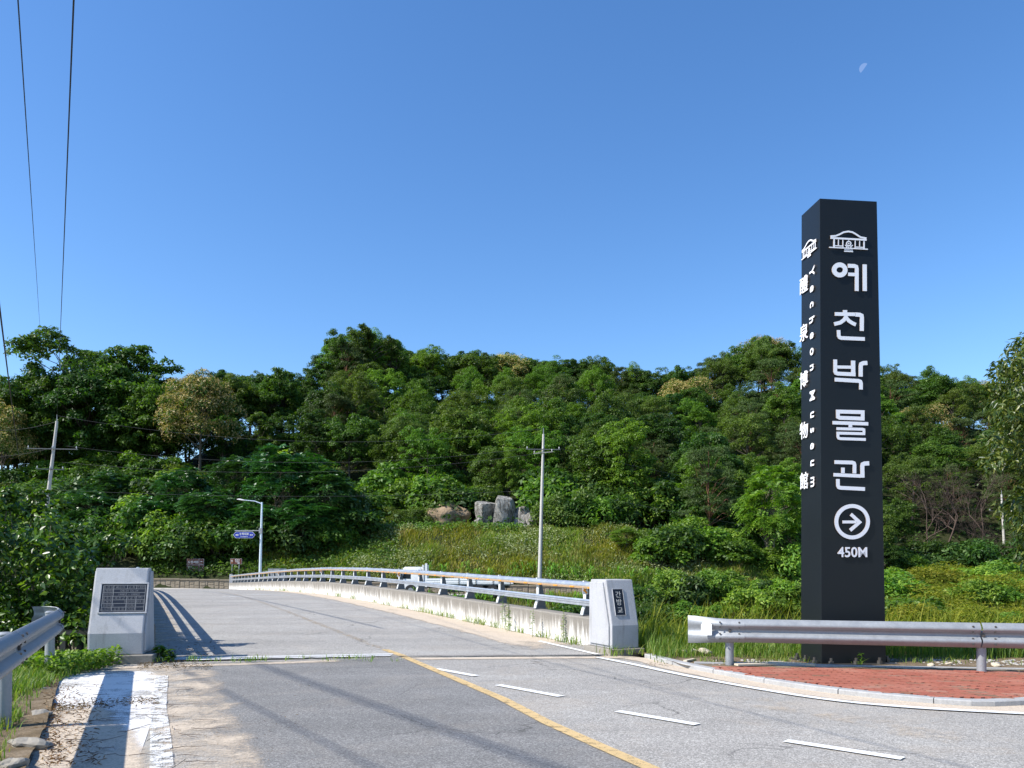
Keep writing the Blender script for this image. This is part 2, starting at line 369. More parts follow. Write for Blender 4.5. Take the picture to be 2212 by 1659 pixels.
def crown_lumps(rng, H, W, base, k, shape='dome', lump=.16, rag=.25):
    """lump centres filling the outer part of a crown from height base to H, half width W"""
    d = unit(rng, k); d[:, 2] = np.where(d[:, 2] < -.6, -d[:, 2], d[:, 2])
    r = (.55+.45*rng.random(k)**.5)
    ph = rng.random(5)*6.28; az = np.arctan2(d[:, 1], d[:, 0])
    r = r*(1+rag*(np.sin(az*2+ph[0])+.7*np.sin(az*3+ph[1]+d[:, 2]*3)+.5*np.sin(d[:, 2]*5+ph[2]))/2)
    h = (H-base)/2; C = np.empty((k, 3))
    taper = 1.0
    if shape == 'cone': taper = np.clip(.98-.82*(d[:, 2]*r+1)/2, .06, 1)
    if shape == 'vase': taper = .75+.35*(d[:, 2]*r+1)/2
    C[:, 0] = d[:, 0]*r*W*taper; C[:, 1] = d[:, 1]*r*W*taper; C[:, 2] = base+h+d[:, 2]*r*h*.93
    return C, lump*W*(.7+.7*rng.random(k))
def tube_np(pts, rads, n=6):
    pts = np.asarray(pts, float); k = len(pts); V = np.empty((k, n, 3)); w = np.arange(n)*2*np.pi/n
    for i in range(k):
        t = pts[min(i+1, k-1)]-pts[max(i-1, 0)]; t = t/(np.linalg.norm(t)+1e-9)
        a = np.cross(t, [0, .3, 1.0] if abs(t[2]) < .9 else [1, 0, 0]); a /= np.linalg.norm(a)+1e-9; b = np.cross(t, a)
        V[i] = pts[i]+rads[i]*(np.cos(w)[:, None]*a+np.sin(w)[:, None]*b)
    f = [[i*n+j, i*n+(j+1) % n, (i+1)*n+(j+1) % n, (i+1)*n+j] for i in range(k-1) for j in range(n)]
    return V.reshape(-1, 3), np.array(f).ravel()
def wood(rng, H, base, C, r0, mat_, nl=14, bend=.25, trunks=1, top=.8):
    Vs = []; Fs = []; off = 0
    for tnum in range(trunks):
        a = rng.random()*6.28; b = rng.normal(size=2)*bend
        z = np.linspace(0, 1, 7); lean = np.array([math.cos(a), math.sin(a)])*(.18*H if trunks > 1 else 0)
        p = np.stack([b[0]*np.sin(z*3)+lean[0]*z, b[1]*np.sin(z*2.3)+lean[1]*z, z*H*top-.5*(1-z)], 1)
        V, F_ = tube_np(p, r0*(1-.85*z), 7); Vs.append(V); Fs.append(F_+off); off += len(V)
        if len(C):
            for c in C[rng.choice(len(C), min(nl, len(C)), replace=False)]:
                s = .3+.5*rng.random(); zz = min(max(c[2]*.72-.4, H*.15), H*top*.95)
                q = np.array([np.interp(zz, p[:, 2], p[:, i]) for i in range(3)]); rr = r0*(1-.85*zz/H)*.5
                mid = (q+c)/2+np.array([0, 0, .08*H*rng.random()])+rng.normal(size=3)*.03*H
                V, F_ = tube_np([q, mid, c], [rr, rr*.6, rr*.2], 5); Vs.append(V); Fs.append(F_+off); off += len(V)
    return mesh_np('trunk', np.concatenate(Vs), np.concatenate(Fs), 4, mat_, smooth=True)
def rosettes(rng, C, D, nf, fl, npair, ll, droop=.5):
    """pinnate fronds radiating from points C with direction D"""
    k = len(C); out = []
    D = nrm(D); a0 = rng.random(k*nf)*6.28
    Dn = np.repeat(D, nf, axis=0); t1 = nrm(np.cross(Dn, np.array([.3, .2, 1.0]))); t2 = np.cross(Dn, t1)
    dirv = nrm(np.cos(a0)[:, None]*t1+np.sin(a0)[:, None]*t2+Dn*(.15+.8*rng.random((k*nf, 1))))
    o = np.repeat(C, nf, axis=0); Ln = fl*(.7+.5*rng.random((k*nf, 1)))
    side = nrm(np.cross(dirv, np.array([0, 0, 1.0])+rng.normal(size=dirv.shape)*.25)); upn = np.cross(side, dirv)
    Ps, Ns, As, Ls = [], [], [], []
    for j in range(npair):
        s = (j+.8)/npair
        base = o+dirv*Ln*s-np.array([0, 0, 1.0])*droop*Ln*s*s*.7
        for sg in (-1, 1):
            ax = side*sg+dirv*.45-np.array([0, 0, 1.0])*(.25+.3*rng.random((k*nf, 1)))
            Ps.append(base); As.append(ax); Ns.append(upn+side*sg*.25+rng.normal(size=upn.shape)*.18); Ls.append(ll*(1-.45*abs(s-.45))*(.85+.3*rng.random(k*nf)))
    return np.concatenate(Ps), np.concatenate(Ns), np.concatenate(As), np.concatenate(Ls)

def proto_tree(kind, seed):
    """returns crown mesh, trunk mesh for a tree 10 m tall"""
    rng = np.random.default_rng(seed); mi = None
    if kind == 'oak':
        C, r = crown_lumps(rng, 10, 3.8, 1.0, 150, lump=.185, rag=.36)
        d = clump_leaves(rng, C, r, 125, .27, .5, .75, .7); lf = [LF['oak']]; tr = wood(rng, 10, 3, C, .2, BK['grey'], 22)
    elif kind == 'dark':
        C, r = crown_lumps(rng, 10, 3.5, .7, 145, lump=.18, rag=.34)
        d = clump_leaves(rng, C, r, 125, .26, .5, .7, .7); lf = [LF['dark']]; tr = wood(rng, 10, 3, C, .2, BK['grey'], 18)
    elif kind == 'robinia':
        C, r = crown_lumps(rng, 10, 3.3, 1.2, 140, 'dome', .18, .42)
        d = clump_leaves(rng, C, r, 125, .25, .38, .6, .9, droop=.5); lf = [LF['robinia']]; tr = wood(rng, 10, 3, C, .17, BK['grey'], 20)
    elif kind == 'olive':
        C, r = crown_lumps(rng, 10, 3.6, 1.1, 140, 'dome', .18, .32)
        d = clump_leaves(rng, C, r, 120, .25, .35, .7, .7); lf = [LF['olive']]; tr = wood(rng, 10, 3, C, .18, BK['grey'], 18)
    elif kind == 'chestnut':
        C, r = crown_lumps(rng, 10, 4.2, 2.0, 120, 'dome', .2, .25)
        d = clump_leaves(rng, C, r, 90, .28, .42, .75, .6)
        top = C[:, 2] > 3.5; e = clump_leaves(rng, C[top], r[top]*1.12, 130, .26, .26, .75, .9, jit=.9, shell=.85)
        mi = np.concatenate([np.zeros(len(d[0])), np.ones(len(e[0]))]); d = [np.concatenate([a, b]) for a, b in zip(d, e)]
        lf = [LF['oak'], LF['chestnut']]; tr = wood(rng, 10, 3, C, .2, BK['grey'], 18)
    elif kind == 'pine':
        k = 62; z = 3+6.6*rng.random(k); w = 3.3*np.clip(1.15-((z-4.5)/6.2)**2, .22, 1); a = rng.random(k)*6.28; q = (.35+.65*rng.random(k)**.6)
        C = np.stack([np.cos(a)*w*q, np.sin(a)*w*q, z-.12*w*q], 1); r = .55+.5*rng.random(k)
        d = clump_leaves(rng, C, r, 300, .30, .14, .42, .7, droop=-.5, jit=.9, shell=.25); lf = [LF['pine']]; tr = wood(rng, 10, 3, C, .17, BK['pine'], 34, .5, top=.92)
    elif kind == 'conifer':
        k = 90; z = .8+9.0*rng.random(k)**1.1; w = 2.3*(1-z/10.2)+.12; a = rng.random(k)*6.28; q = .35+.65*rng.random(k)**.5
        C = np.stack([np.cos(a)*w*q, np.sin(a)*w*q, z], 1); r = .28+.42*(1-z/10)
        d = clump_leaves(rng, C, r, 110, .30, .18, .5, .5, jit=.9, shell=.3); lf = [LF['dark']]; tr = wood(rng, 10, 1, C, .14, BK['grey'], 12, .05, top=.98)
    elif kind == 'tall':      # tall open oak whose limbs show
        Cs = []; rs = []
        for j in range(15):
            c = np.array([rng.normal()*1.6, rng.normal()*1.6, 2.6+6.6*j/14]); C1, r1 = crown_lumps(rng, 1.5, 1.35, -1.1, 14, lump=.42, rag=.3); Cs.append(C1+c); rs.append(r1)
        C = np.concatenate(Cs); r = np.concatenate(rs); d = clump_leaves(rng, C, r*.85, 105, .25, .5, .8, .6); lf = [LF['oak']]
        tr = wood(rng, 10, 3, C, .2, BK['grey'], 40, .35)
    elif kind in ('ailanthus', 'ailanthus_lime'):
        C, r = crown_lumps(rng, 10, 3.6, 2.2, 150, 'vase', .16, .25)
        D = C-np.array([0, 0, 4.5]); D[:, 2] += 2.0
        P, N, A, L = rosettes(rng, C, D, 9, 1.15, 7, .40, .55); d = [P, N, A, L, L*.19]; lf = [LF['ailanthus' if kind == 'ailanthus' else 'lime']]
        tr = wood(rng, 10, 3, C, .13, BK['pale'], 26, .4, trunks=3)
    elif kind == 'willow':    # feathery upright plumes
        C, r = crown_lumps(rng, 10, 3.2, 1.5, 110, 'dome', .2, .2)
        d = clump_leaves(rng, C, r, 120, .42, .14, 1.0, .2, droop=-1.4, jit=.9, shell=.3); lf = [LF['robinia']]; tr = wood(rng, 10, 3, C, .16, BK['grey'], 14)
    V, I, n = leaves(*d)
    return mesh_np(kind+'_crown', V, I, n, lf, mi), tr
def proto_shrub(kind, seed, R_=1.0):
    rng = np.random.default_rng(seed)
    mt, sz, asp = {'green': (LF['robinia'], .20, .5), 'dark': (LF['dark'], .2, .5), 'olive': (LF['olive'], .17, .4), 'lime': (LF['lime'], .2, .45), 'yellow': (LF['yellowweed'], .17, .3), 'under': (LF['under'], .22, .5), 'brownish': (LF['dry'], .15, .3)}[kind]
    C, r = crown_lumps(rng, 1.7, 1.35, -.2, 34, lump=.34, rag=.35)
    V, I, n = leaves(*clump_leaves(rng, C, r, 95, sz, asp, .8, .6))
    k = 9; Vs = []; Fs = []; off = 0
    for j in range(k):
        c = C[rng.integers(len(C))]; v, f = tube_np([[0, 0, -.3], c*.5+rng.normal(size=3)*.08, c], [.035, .022, .008], 4); Vs.append(v); Fs.append(f+off); off += len(v)
    return mesh_np(kind+'_foliage', V, I, n, mt), mesh_np('stems', np.concatenate(Vs), np.concatenate(Fs), 4, BK['grey'])
def bare_tree(seed, H=8, spread=.45, depth=5):
    rng = np.random.default_rng(seed); Vs = []; Fs = []; off = [0]
    def grow(p, d, L, r, k):
        q = p+d*L*.5+rng.normal(size=3)*L*.06; e = q+(d+rng.normal(size=3)*.12)*L*.5
        V, F_ = tube_np([p, q, e], [r, r*.75, r*.5], 5 if k > 2 else 3); Vs.append(V); Fs.append(F_+off[0]); off[0] += len(V)
        if k == 0: return
        for j in range(rng.integers(3, 5)):
            nd = nrm(d+rng.normal(size=3)*spread*1.35+np.array([0, 0, .12])); grow(p+(e-p)*(.45+.55*rng.random()) if j else e, nd, L*(.62+.2*rng.random()), r*.55, k-1)
    grow(np.zeros(3), np.array([0, 0, 1.0]), H*.33, .10, depth)
    return mesh_np('branches', np.concatenate(Vs), np.concatenate(Fs), 4, BK['dead'])
def blades(rng, P, h, w, lean=.35, curl=.35):
    """grass blades, three segments ending in a point"""
    n = len(P); a = rng.random(n)*6.28; h = np.asarray(h)*(.6+.7*rng.random(n)); w = w*(.7+.6*rng.random(n))
    s = np.stack([np.cos(a), np.sin(a), np.zeros(n)], 1); d = np.stack([-np.sin(a), np.cos(a), np.zeros(n)], 1)
    ln = (lean*rng.random(n))[:, None]; cu = (curl*rng.random(n))[:, None]; H = h[:, None]; Wd = w[:, None]/2; z = np.array([0, 0, 1.0])
    V = np.empty((n, 5, 3)); V[:, 0] = P-s*Wd; V[:, 1] = P+s*Wd
    m = P+z*H*.55+d*H*ln*.5; V[:, 2] = m+s*Wd*.8; V[:, 3] = m-s*Wd*.8; V[:, 4] = P+z*H*(1-.25*cu)+d*H*(ln+cu)
    I = (np.arange(n)[:, None]*5+np.array([0, 1, 2, 0, 2, 3, 3, 2, 4])).ravel()
    return V.reshape(-1, 3), I, 3

# ------------------------------------------------------------ lettering
_tc = {}
def text_mesh(s, size, depth, mats, bold=0.0, spacing=1.0):
    key = (s, round(size, 4), depth, bold, tuple(m.name for m in mats))
    if key in _tc: return _tc[key]
    cu = bpy.data.curves.new('lettering', 'FONT'); cu.body = s; cu.size = size; cu.extrude = depth/2; cu.offset = bold; cu.resolution_u = 3
    cu.align_x = 'CENTER'; cu.align_y = 'CENTER'; cu.space_character = spacing
    o = bpy.data.objects.new('tmp', cu); COL.objects.link(o); bpy.context.view_layer.update()
    me = bpy.data.meshes.new_from_object(o.evaluated_get(bpy.context.evaluated_depsgraph_get()))
    bpy.data.objects.remove(o); bpy.data.curves.remove(cu)
    me.name = 'lettering'; me.materials.clear()
    for m in mats: me.materials.append(m)
    vs = np.empty(len(me.vertices)*3); me.vertices.foreach_get('co', vs); vs = vs.reshape(-1, 3)
    if len(vs):
        c = (vs.max(0)+vs.min(0))/2; vs[:, :2] -= c[:2]; vs[:, 2] += depth/2; me.vertices.foreach_set('co', vs.ravel())
    me.update()
    if len(mats) > 1:
        for p in me.polygons: p.material_index = 0 if p.normal.z > .9 else 1
    _tc[key] = me; return me
def frame(o, r, u, n):
    r, u, n = Vector(r), Vector(u), Vector(n)
    return Matrix(((r.x, u.x, n.x, o[0]), (r.y, u.y, n.y, o[1]), (r.z, u.z, n.z, o[2]), (0, 0, 0, 1)))
def ribbon(mb, pts, w, z0, z1, closed=False):
    """flat stroke of width w through 2-D pts, from height z0 to z1; face material 0, sides 1"""
    P = [Vector(p) for p in pts]; n = len(P); Lf = []; Rt = []
    for i in range(n):
        a = P[(i-1) % n] if (closed or i > 0) else None; b = P[(i+1) % n] if (closed or i < n-1) else None
        d1 = (P[i]-a).normalized() if a is not None else (b-P[i]).normalized(); d2 = (b-P[i]).normalized() if b is not None else d1
        t = (d1+d2).normalized(); m = Vector((-t.y, t.x)); k = 1/max(.45, m.dot(Vector((-d1.y, d1.x))))
        Lf.append(P[i]+m*w/2*k); Rt.append(P[i]-m*w/2*k)
    rng_ = range(n if closed else n-1)
    V = [(*p, z1) for p in Lf]+[(*p, z1) for p in Rt]+[(*p, z0) for p in Lf]+[(*p, z0) for p in Rt]
    mb.add(V, [(i, i+n, (i+1) % n+n, (i+1) % n) for i in rng_], 0)
    b = len(mb.v)-4*n
    side = [(i, (i+1) % n, (i+1) % n+2*n, i+2*n) for i in rng_]+[(i+n, i+3*n, (i+1) % n+3*n, (i+1) % n+n) for i in rng_]
    if not closed: side += [(0, 2*n, 3*n, n), (n-1, 2*n-1, 4*n-1, 3*n-1)]
    mb.f += [tuple(x+b for x in f) for f in side]; mb.mi += [1]*len(side)
# ------------------------------------------------------------ the lie of the land
KB = .483                                     # the bridge runs to (-KB, 1) in plan
def zdeck(y): return float(lerp(y, [0, 14, 15.5, 19, 24, 30, 36, 43, 50, 59, 70, 80], [0, 0, .02, .095, .2, .285, .30, .215, .07, -.15, -.42, -.6]))
def smooth(a, b, x): t = np.clip((x-a)/(b-a), 0, 1); return t*t*(3-2*t)
def ywall(x): return 77-(x+36)*(6/52)
def zroad(x): return lerp(x, [-60, -34, 0, 30], [-.5, -.5, -1.05, -1.45])
SKY_X = [-300, 0, 60, 150, 260, 300, 340, 420, 480, 560, 640, 690, 760, 800, 850, 900, 1000, 1100, 1200, 1300, 1400, 1450, 1500, 1600, 1650, 1720, 1900, 2000, 2100, 2212, 2600]
SKY_Y = [790, 800, 770, 722, 740, 780, 835, 835, 800, 808, 815, 760, 722, 720, 742, 758, 763, 768, 776, 778, 795, 800, 785, 752, 735, 748, 792, 808, 822, 835, 850]
def ridge(u):
    px = CX+F*u
    yr = lerp(px, [300, 420, 600, 750, 900], [112, 122, 138, 150, 166])
    th = lerp(px, [250, 360, 420], [17.5, 14, 10])
    return yr, (1225-lerp(px, SKY_X, SKY_Y))/F*yr+EYE-th
def Hh(x, y):
    x = np.asarray(x, float); y = np.asarray(y, float)
    yn = np.where(x < -6.3, 11.6+np.clip(-6.3-x, 0, 4)*-.3, 14.2)
    near = -.05-3.1*smooth(0, 9, y-yn)
    gl = -6.5+(11.4-y)*.455-.45                # line just outside the left guardrail
    near = np.where(y < yn, -.05-3.1*smooth(0, 9, gl-x)*(x < gl), near)
    yw = ywall(x); d = y-yw; zr_ = zroad(x); hw = .9*(1-smooth(11, 16.5, x))
    low = np.maximum(-3.2, zr_-.06-np.clip(-6.3-d, 0, None)*.5)
    B = lerp(x, [-33, -19, 22, 30, 80], [13.2, 6.2, 5.6, 1.2, 1.0]); L = lerp(x, [-33, -19, 22, 30], [30, 14, 14, 20])
    bank = zr_+hw+B*np.clip(d/L, 0, 1)**.9
    far = np.where(d < .25, low, bank)
    yb = yw+L+lerp(x, [-33, -19, 30], [2, 6, 3]); zb = zr_+hw+B
    u = x/np.maximum(y, 1); yr, zr = ridge(u); tt = np.clip((y-yb)/np.maximum(yr-yb, 1), 0, 1)
    hill = zb+(zr-zb)*tt**1.05
    far = np.where(y > yb, np.where(y < yr, hill, np.maximum(zr, zb)-np.clip(y-yr, 0, 400)*.22), far)
    far = np.where(y > 420, np.maximum(far, -8), far)
    return np.where(y < 40, near, far)
def terr_mesh():
    xs = np.unique(np.concatenate([np.arange(-12, 12.1, .4), np.arange(-40, 40, 1.6), np.arange(-150, 150, 5), [-900, -600, -400, -300, -220, 220, 300, 400, 600, 900]]))
    ys = np.unique(np.concatenate([np.arange(-30, 0, 5), np.arange(0, 26, .4), np.arange(26, 60, 2), np.arange(60, 80, .5), np.arange(80, 185, 2), [200, 230, 280, 350, 420, 600, 900, 1500]]))
    X, Y = np.meshgrid(xs, ys); Z = Hh(X, Y)
    nz = (np.sin(X*.9+Y*.4)+np.sin(X*.31-Y*.77)+np.sin(X*1.7+Y*1.3)*.5)*.12
    off = (Y < 12) & (X > -6); dist = np.clip((Y-ywall(X)-1)/6, 0, 1); Z = Z+nz*dist*np.where(off, 0, 1)
    V = np.stack([X, Y, Z], 2).reshape(-1, 3); nx = len(xs); ny = len(ys)
    i, j = np.meshgrid(np.arange(ny-1), np.arange(nx-1), indexing='ij'); a = i*nx+j
    Fc = np.stack([a, a+1, a+nx+1, a+nx], 2).ravel()
    cy = ((Y[:-1, :-1]+Y[1:, 1:])/2).ravel(); mi = (cy < 66).astype(int)
    return mesh_np('ground', V, Fc, 4, [M['terrain'], M['bed']], mi, True)
tag(link('ground', terr_mesh()), kind='structure')
def sheet(name, pts, m, parent=None, kind=None, z=None):
    me = bpy.data.meshes.new(name); me.from_pydata([(p[0], p[1], p[2] if z is None else z) for p in pts], [], [tuple(range(len(pts)))]); me.update()
    me.materials.append(m)
    if me.polygons[0].normal.z < 0: me.flip_normals()
    return link(name, me, parent, kind=kind)
def strip(name, pts, w, m, dz=0.0, fade=None, kind='structure', parent=None, zf=None, rag=0):
    """band of width w (number or list) along pts; fade adds soft edges through the 'fade' attribute"""
    P = [Vector(p) for p in pts]; k = len(P); cols = [-1, -.55, 0, .55, 1] if fade else [-1, 1]; V = []; A = []
    for i, p in enumerate(P):
        t = P[min(i+1, k-1)]-P[max(i-1, 0)]; t.z = 0; t.normalize(); r = Vector((t.y, -t.x, 0)); ww = (w[i] if hasattr(w, '__len__') else w)/2
        for c in cols:
            q = p+r*ww*c; q.z = (zf(q.y) if zf else p.z)+dz; V.append(q); A.append(0 if abs(c) == 1 else fade or 1)
    n = len(cols)
    if fade:
        for e in (0, k-1):
            for j in range(n): A[e*n+j] = 0
    me = bpy.data.meshes.new(name); me.from_pydata(V, [], [(i*n+j, i*n+j+1, (i+1)*n+j+1, (i+1)*n+j) for i in range(k-1) for j in range(n-1)]); me.update()
    if me.polygons[0].normal.z < 0: me.flip_normals()
    me.materials.append(m)
    at_ = me.attributes.new('fade', 'FLOAT', 'POINT'); at_.data.foreach_set('value', [float(a) for a in A])
    return link(name, me, parent, kind=kind)
def resample(pts, step):
    out = [Vector(pts[0])]
    for a, b in zip(pts[:-1], pts[1:]):
        a, b = Vector(a), Vector(b); n = max(1, int(round((b-a).length/step)))
        out += [a.lerp(b, i/n) for i in range(1, n+1)]
    return out
def smoothpts(pts, it=2):
    P = [Vector(p) for p in pts]
    for _ in range(it):
        q = [P[0]]
        for a, b in zip(P[:-1], P[1:]): q += [a.lerp(b, .25), a.lerp(b, .75)]
        P = q+[P[-1]]
    return P
# roads
KERB = [G(x, y) for x, y in ((1392, 1421), (1459, 1440), (1595, 1467), (1670, 1481), (1748, 1493), (1850, 1506), (2004, 1521), (2130, 1530))]
kerb_end = KERB[-1]; KERB_R = [kerb_end, Vector((kerb_end.x+.9, kerb_end.y+.25, 0)), Vector((kerb_end.x+2.6, kerb_end.y+.75, 0)), Vector((kerb_end.x+8, kerb_end.y+1.5, 0))]
LE = [G(168, 1441), G(128, 1475), G(112, 1530), G(98, 1580), G(60, 1659)]
JL, JM, JR = G(345, 1430), G(855, 1420), G(1318, 1417)
poly = [Vector((-6.35, 12.9, 0))]+LE+[Vector((-.6, 0, 0)), Vector((10, -19, 0)), Vector((70, -19, 0)), Vector((70, 9, 0))]+[p for p in reversed(KERB_R)]+[p for p in reversed(KERB)]+[Vector((1.55, 13.9, 0)), JR, JM, JL]
sheet('main_road', poly, M['road'], kind='structure')
sheet('asphalt_patch', [JL+Vector((.5, -.25, 0)), JM+Vector((.02, -.1, 0)), G(885, 1427), G(960, 1456), G(1085, 1509.5), G(1185, 1562), G(1390, 1655), Vector((1.9, 4.4, 0)), Vector((-1.3, 4.4, 0)), G(520, 1655), G(440, 1560), G(395, 1480)], M['road_new'], kind='structure', z=.004)
def deck_mesh():
    rows = [0, 1, 2.5, 4.5, 7, 10, 13, 16, 19, 22, 26, 30, 34, 38, 42, 46, 50, 54, 58.5]; cs = np.linspace(-.05, 8.85, 7); V = []
    for r in rows:
        for c in cs:
            y0 = 12.98+.95*(c/8.79); y = y0+r*(71.5-y0)/58.5; V.append((-KB*y+c, y, zdeck(y)+.012))
    n = len(cs); Fs = [(i*n+j, i*n+j+1, (i+1)*n+j+1, (i+1)*n+j) for i in range(len(rows)-1) for j in range(n-1)]
    b = len(V); V += [(x, y, z-1.1) for x, y, z in V[:n]]; Fs += [(j, j+1, b+j+1, b+j) for j in range(n-1)]
    me = bpy.data.meshes.new('bridge_deck'); me.from_pydata(V, [], Fs); me.update(); me.materials.append(M['deck']); return me
tag(link('bridge_deck', deck_mesh()), kind='structure')
g = MB()
for c0, c1, zz in ((-.35, 9.15, -.12),):      # slab and girders under the surface
    pa = [Vector((-KB*y+4.4, y, zdeck(y)-.05)) for y in np.linspace(14.4, 71, 30)]
    g.sweep([(-4.3, -.02), (-4.3, -.35), (-3.2, -.45), (-3.0, -1.3), (3.0, -1.3), (3.2, -.45), (4.3, -.35), (4.3, -.02)], pa)
for py_ in (28, 42, 56):
    g.box((-KB*py_+4.4, py_, -2.2), (6.5, 1.0, 2.4), math.atan(KB))
g.box((-2.1, 14.6, -1.7), (8.6, 1.0, 3.2), .08)
o = g.build('bridge_substructure', M['concrete'], kind='structure')
far = [Vector((x, ywall(x)-3.1, zroad(x))) for x in (-120, -80, -60, -45, -34, -20, -8, 4, 11, 16, 19)]
strip('far_road', far, 6.2, M['farroad'], .03)
# sand blown against the edges
def dk(c, y, dz=0): return Vector((-KB*y+c, y, zdeck(y)+dz))
def Gd(px, py):
    z = 0.0
    for _ in range(6): p = G(px, py, z); z = zdeck(p.y)
    return p
ys_ = list(np.linspace(14.2, 60, 24))
strip('sand_drift', [dk(8.79-.5*lerp(y, [14, 20, 60], [1.5, 1.25, .8]), y) for y in ys_], [lerp(y, [14, 20, 60], [1.6, 1.35, .9]) for y in ys_], M['sand'], .018, fade=.95, kind='stuff', zf=zdeck)
strip('sand_drift', [dk(.8, y) for y in ys_], .9, M['sand'], .018, fade=.5, kind='stuff', zf=zdeck)
strip('sand_drift', smoothpts([G(1290, 1418)]+[p+Vector((-.08, -.14, 0)) for p in KERB]+[KERB_R[1]+Vector((0, -.25, 0)), KERB_R[2]+Vector((0, -.3, 0))], 1), .52, M['sand'], .008, fade=1.1, kind='stuff')
strip('sand_drift', resample([G(350, 1440), G(430, 1500), G(440, 1580), G(480, 1659), G(560, 1760)], .4), [1.1]*2+[1.5]*30, M['sand'], .009, fade=.78, kind='stuff') if False else None
def sandpatch(pts, w, fade, dz): 
    pts = resample(pts, .35); return strip('sand_drift', pts, w, M['sand'], dz, fade=fade, kind='stuff')
sandpatch([G(290, 1438), G(400, 1455), G(420, 1520), G(440, 1600), G(470, 1690), G(500, 1800)], 1.15, .56, .009)
sandpatch([G(160, 1446), G(330, 1441), G(560, 1434), G(760, 1428)], .42, .75, .010)
sandpatch([G(130, 1530), G(180, 1600), G(210, 1690), G(240, 1800)], 1.1, .8, .014)
sandpatch([G(870, 1424), G(1100, 1422), G(1330, 1421)], .4, .85, .008)
sandpatch([G(1560, 1500), G(1800, 1545), G(2060, 1600), G(2300, 1640)], .9, .30, .008)
# road markings
mk = dict(kind='structure')
strip('yellow_line', resample([G(872, 1419.5), G(960, 1457.5), G(1085, 1511), G(1185, 1564), G(1300, 1616), G(1410, 1664), G(1560, 1720)], .3), .135, M['yellow_paint'], .013)
strip('yellow_line', [dk(4.70, y) for y in np.linspace(13.6, 14.6, 4)], .14, M['yellow_paint'], .020, zf=zdeck)
strip('yellow_line', [dk(4.70, y) for y in np.linspace(14.6, 46, 33)], .14, M['yellow_faded'], .020, zf=zdeck)
for a, b in (((940, 1445.5), (1028, 1461.5)), ((1076, 1481), (1212, 1506)), ((1334, 1538), (1506, 1567)), ((1697, 1602), (1950, 1641))):
    strip('lane_dash', [G(*a), G(*b)], .12, M['white_paint'], .012)
EDGE = smoothpts([G(1292, 1421.5), G(1380, 1439), G(1459, 1457), G(1629, 1489), G(1800, 1516), G(1970, 1531), G(2100, 1538), G(2212, 1544), G(2500, 1556)], 2)
strip('edge_line', EDGE, .12, M['white_paint'], .016)
strip('edge_line', [Gd(1290, 1416), Gd(1230, 1402), Gd(1165, 1387)], .10, M['white_paint'], .024, zf=zdeck)
strip('edge_line', resample([G(349, 1462), G(341, 1530), G(347, 1600), G(349, 1659), G(352, 1760)], .4), .17, M['white_rough'], .017)
for dy, w in ((.07, .10), (.24, .05), (.36, .08)):
    strip('stop_line', [JL+Vector((.1, dy, 0)), JM+Vector((-.1, dy, 0))], w, M['white_paint'], .024)
jg = resample([JL+Vector((0, -.02, 0)), JM, JR], .16); rj = np.random.default_rng(4)
jg = [p+Vector((0, rj.normal()*.018, 0)) for p in jg]
strip('joint_gap', jg, [.035+.03*rj.random() for _ in jg], mat('joint_gap_dirt', (.035, .03, .025), .95), .026)
for px, py in ((545, 1285), (585, 1287), (700, 1286), (720, 1290), (480, 1290), (660, 1284)):
    p = Gd(px, py); strip('worn_marking', [p, p+Vector((.9, -.1, 0))], .45, M['white_faded'], .022, zf=zdeck)
sheet('concrete_apron', [G(104, 1466), G(180, 1455), G(322, 1450), G(350, 1462), G(338, 1500), G(328, 1560), G(300, 1640), G(150, 1600), G(118, 1530)], M['slabwhite'], kind='structure', z=.008)
sheet('concrete_apron', [G(104, 1466)+Vector((-.1, 0, 0)), G(180, 1452), G(330, 1446), G(358, 1462), G(350, 1659), G(352, 1800), G(75, 1800), G(100, 1600), G(108, 1530)], M['concrete'], kind='structure', z=.004)
# verges
def verge(name, poly, z, m, amp=.03, step=.22, seed=1):
    import bmesh
    bm = bmesh.new(); f = bm.faces.new([bm.verts.new((p[0], p[1], z)) for p in poly]); bmesh.ops.triangulate(bm, faces=[f])
    for _ in range(5): bmesh.ops.subdivide_edges(bm, edges=[e for e in bm.edges if e.calc_length() > step*1.6], cuts=1)
    bmesh.ops.triangulate(bm, faces=bm.faces[:])
    for v in bm.verts:
        n = math.sin(v.co.x*5.1+v.co.y*2.2)+math.sin(v.co.x*2.3-v.co.y*6.4+1)+math.sin(v.co.y*11+v.co.x*9)*.5
        v.co.z += amp*n*.5
    me = bpy.data.meshes.new(name); bm.to_mesh(me); bm.free(); me.materials.append(m)
    if me.polygons[0].normal.z < 0: me.flip_normals()
    return link(name, me, kind='structure')
LV = [(-6.1, 12.9), *[(p.x, p.y) for p in LE], (-.65, 0), (-2.0, -1), (-4.6, 5), (-7.4, 11.0), (-7.6, 12.3)]
verge('verge', LV, .045, M['verge'], .035)
KB_IN = [p+Vector((.06, .16, 0)) for p in KERB]
verge('verge', [(p.x, p.y) for p in [G(1382, 1418)]+[G(1480, 1437, .06), G(1535, 1441, .06), G(1900, 1446, .06), G(2212, 1452, .06), G(2600, 1462, .06)]]+[(16, 11), (9, 13.6), (2.2, 14.6), (1.7, 14.3)], .055, M['verge'], .02)
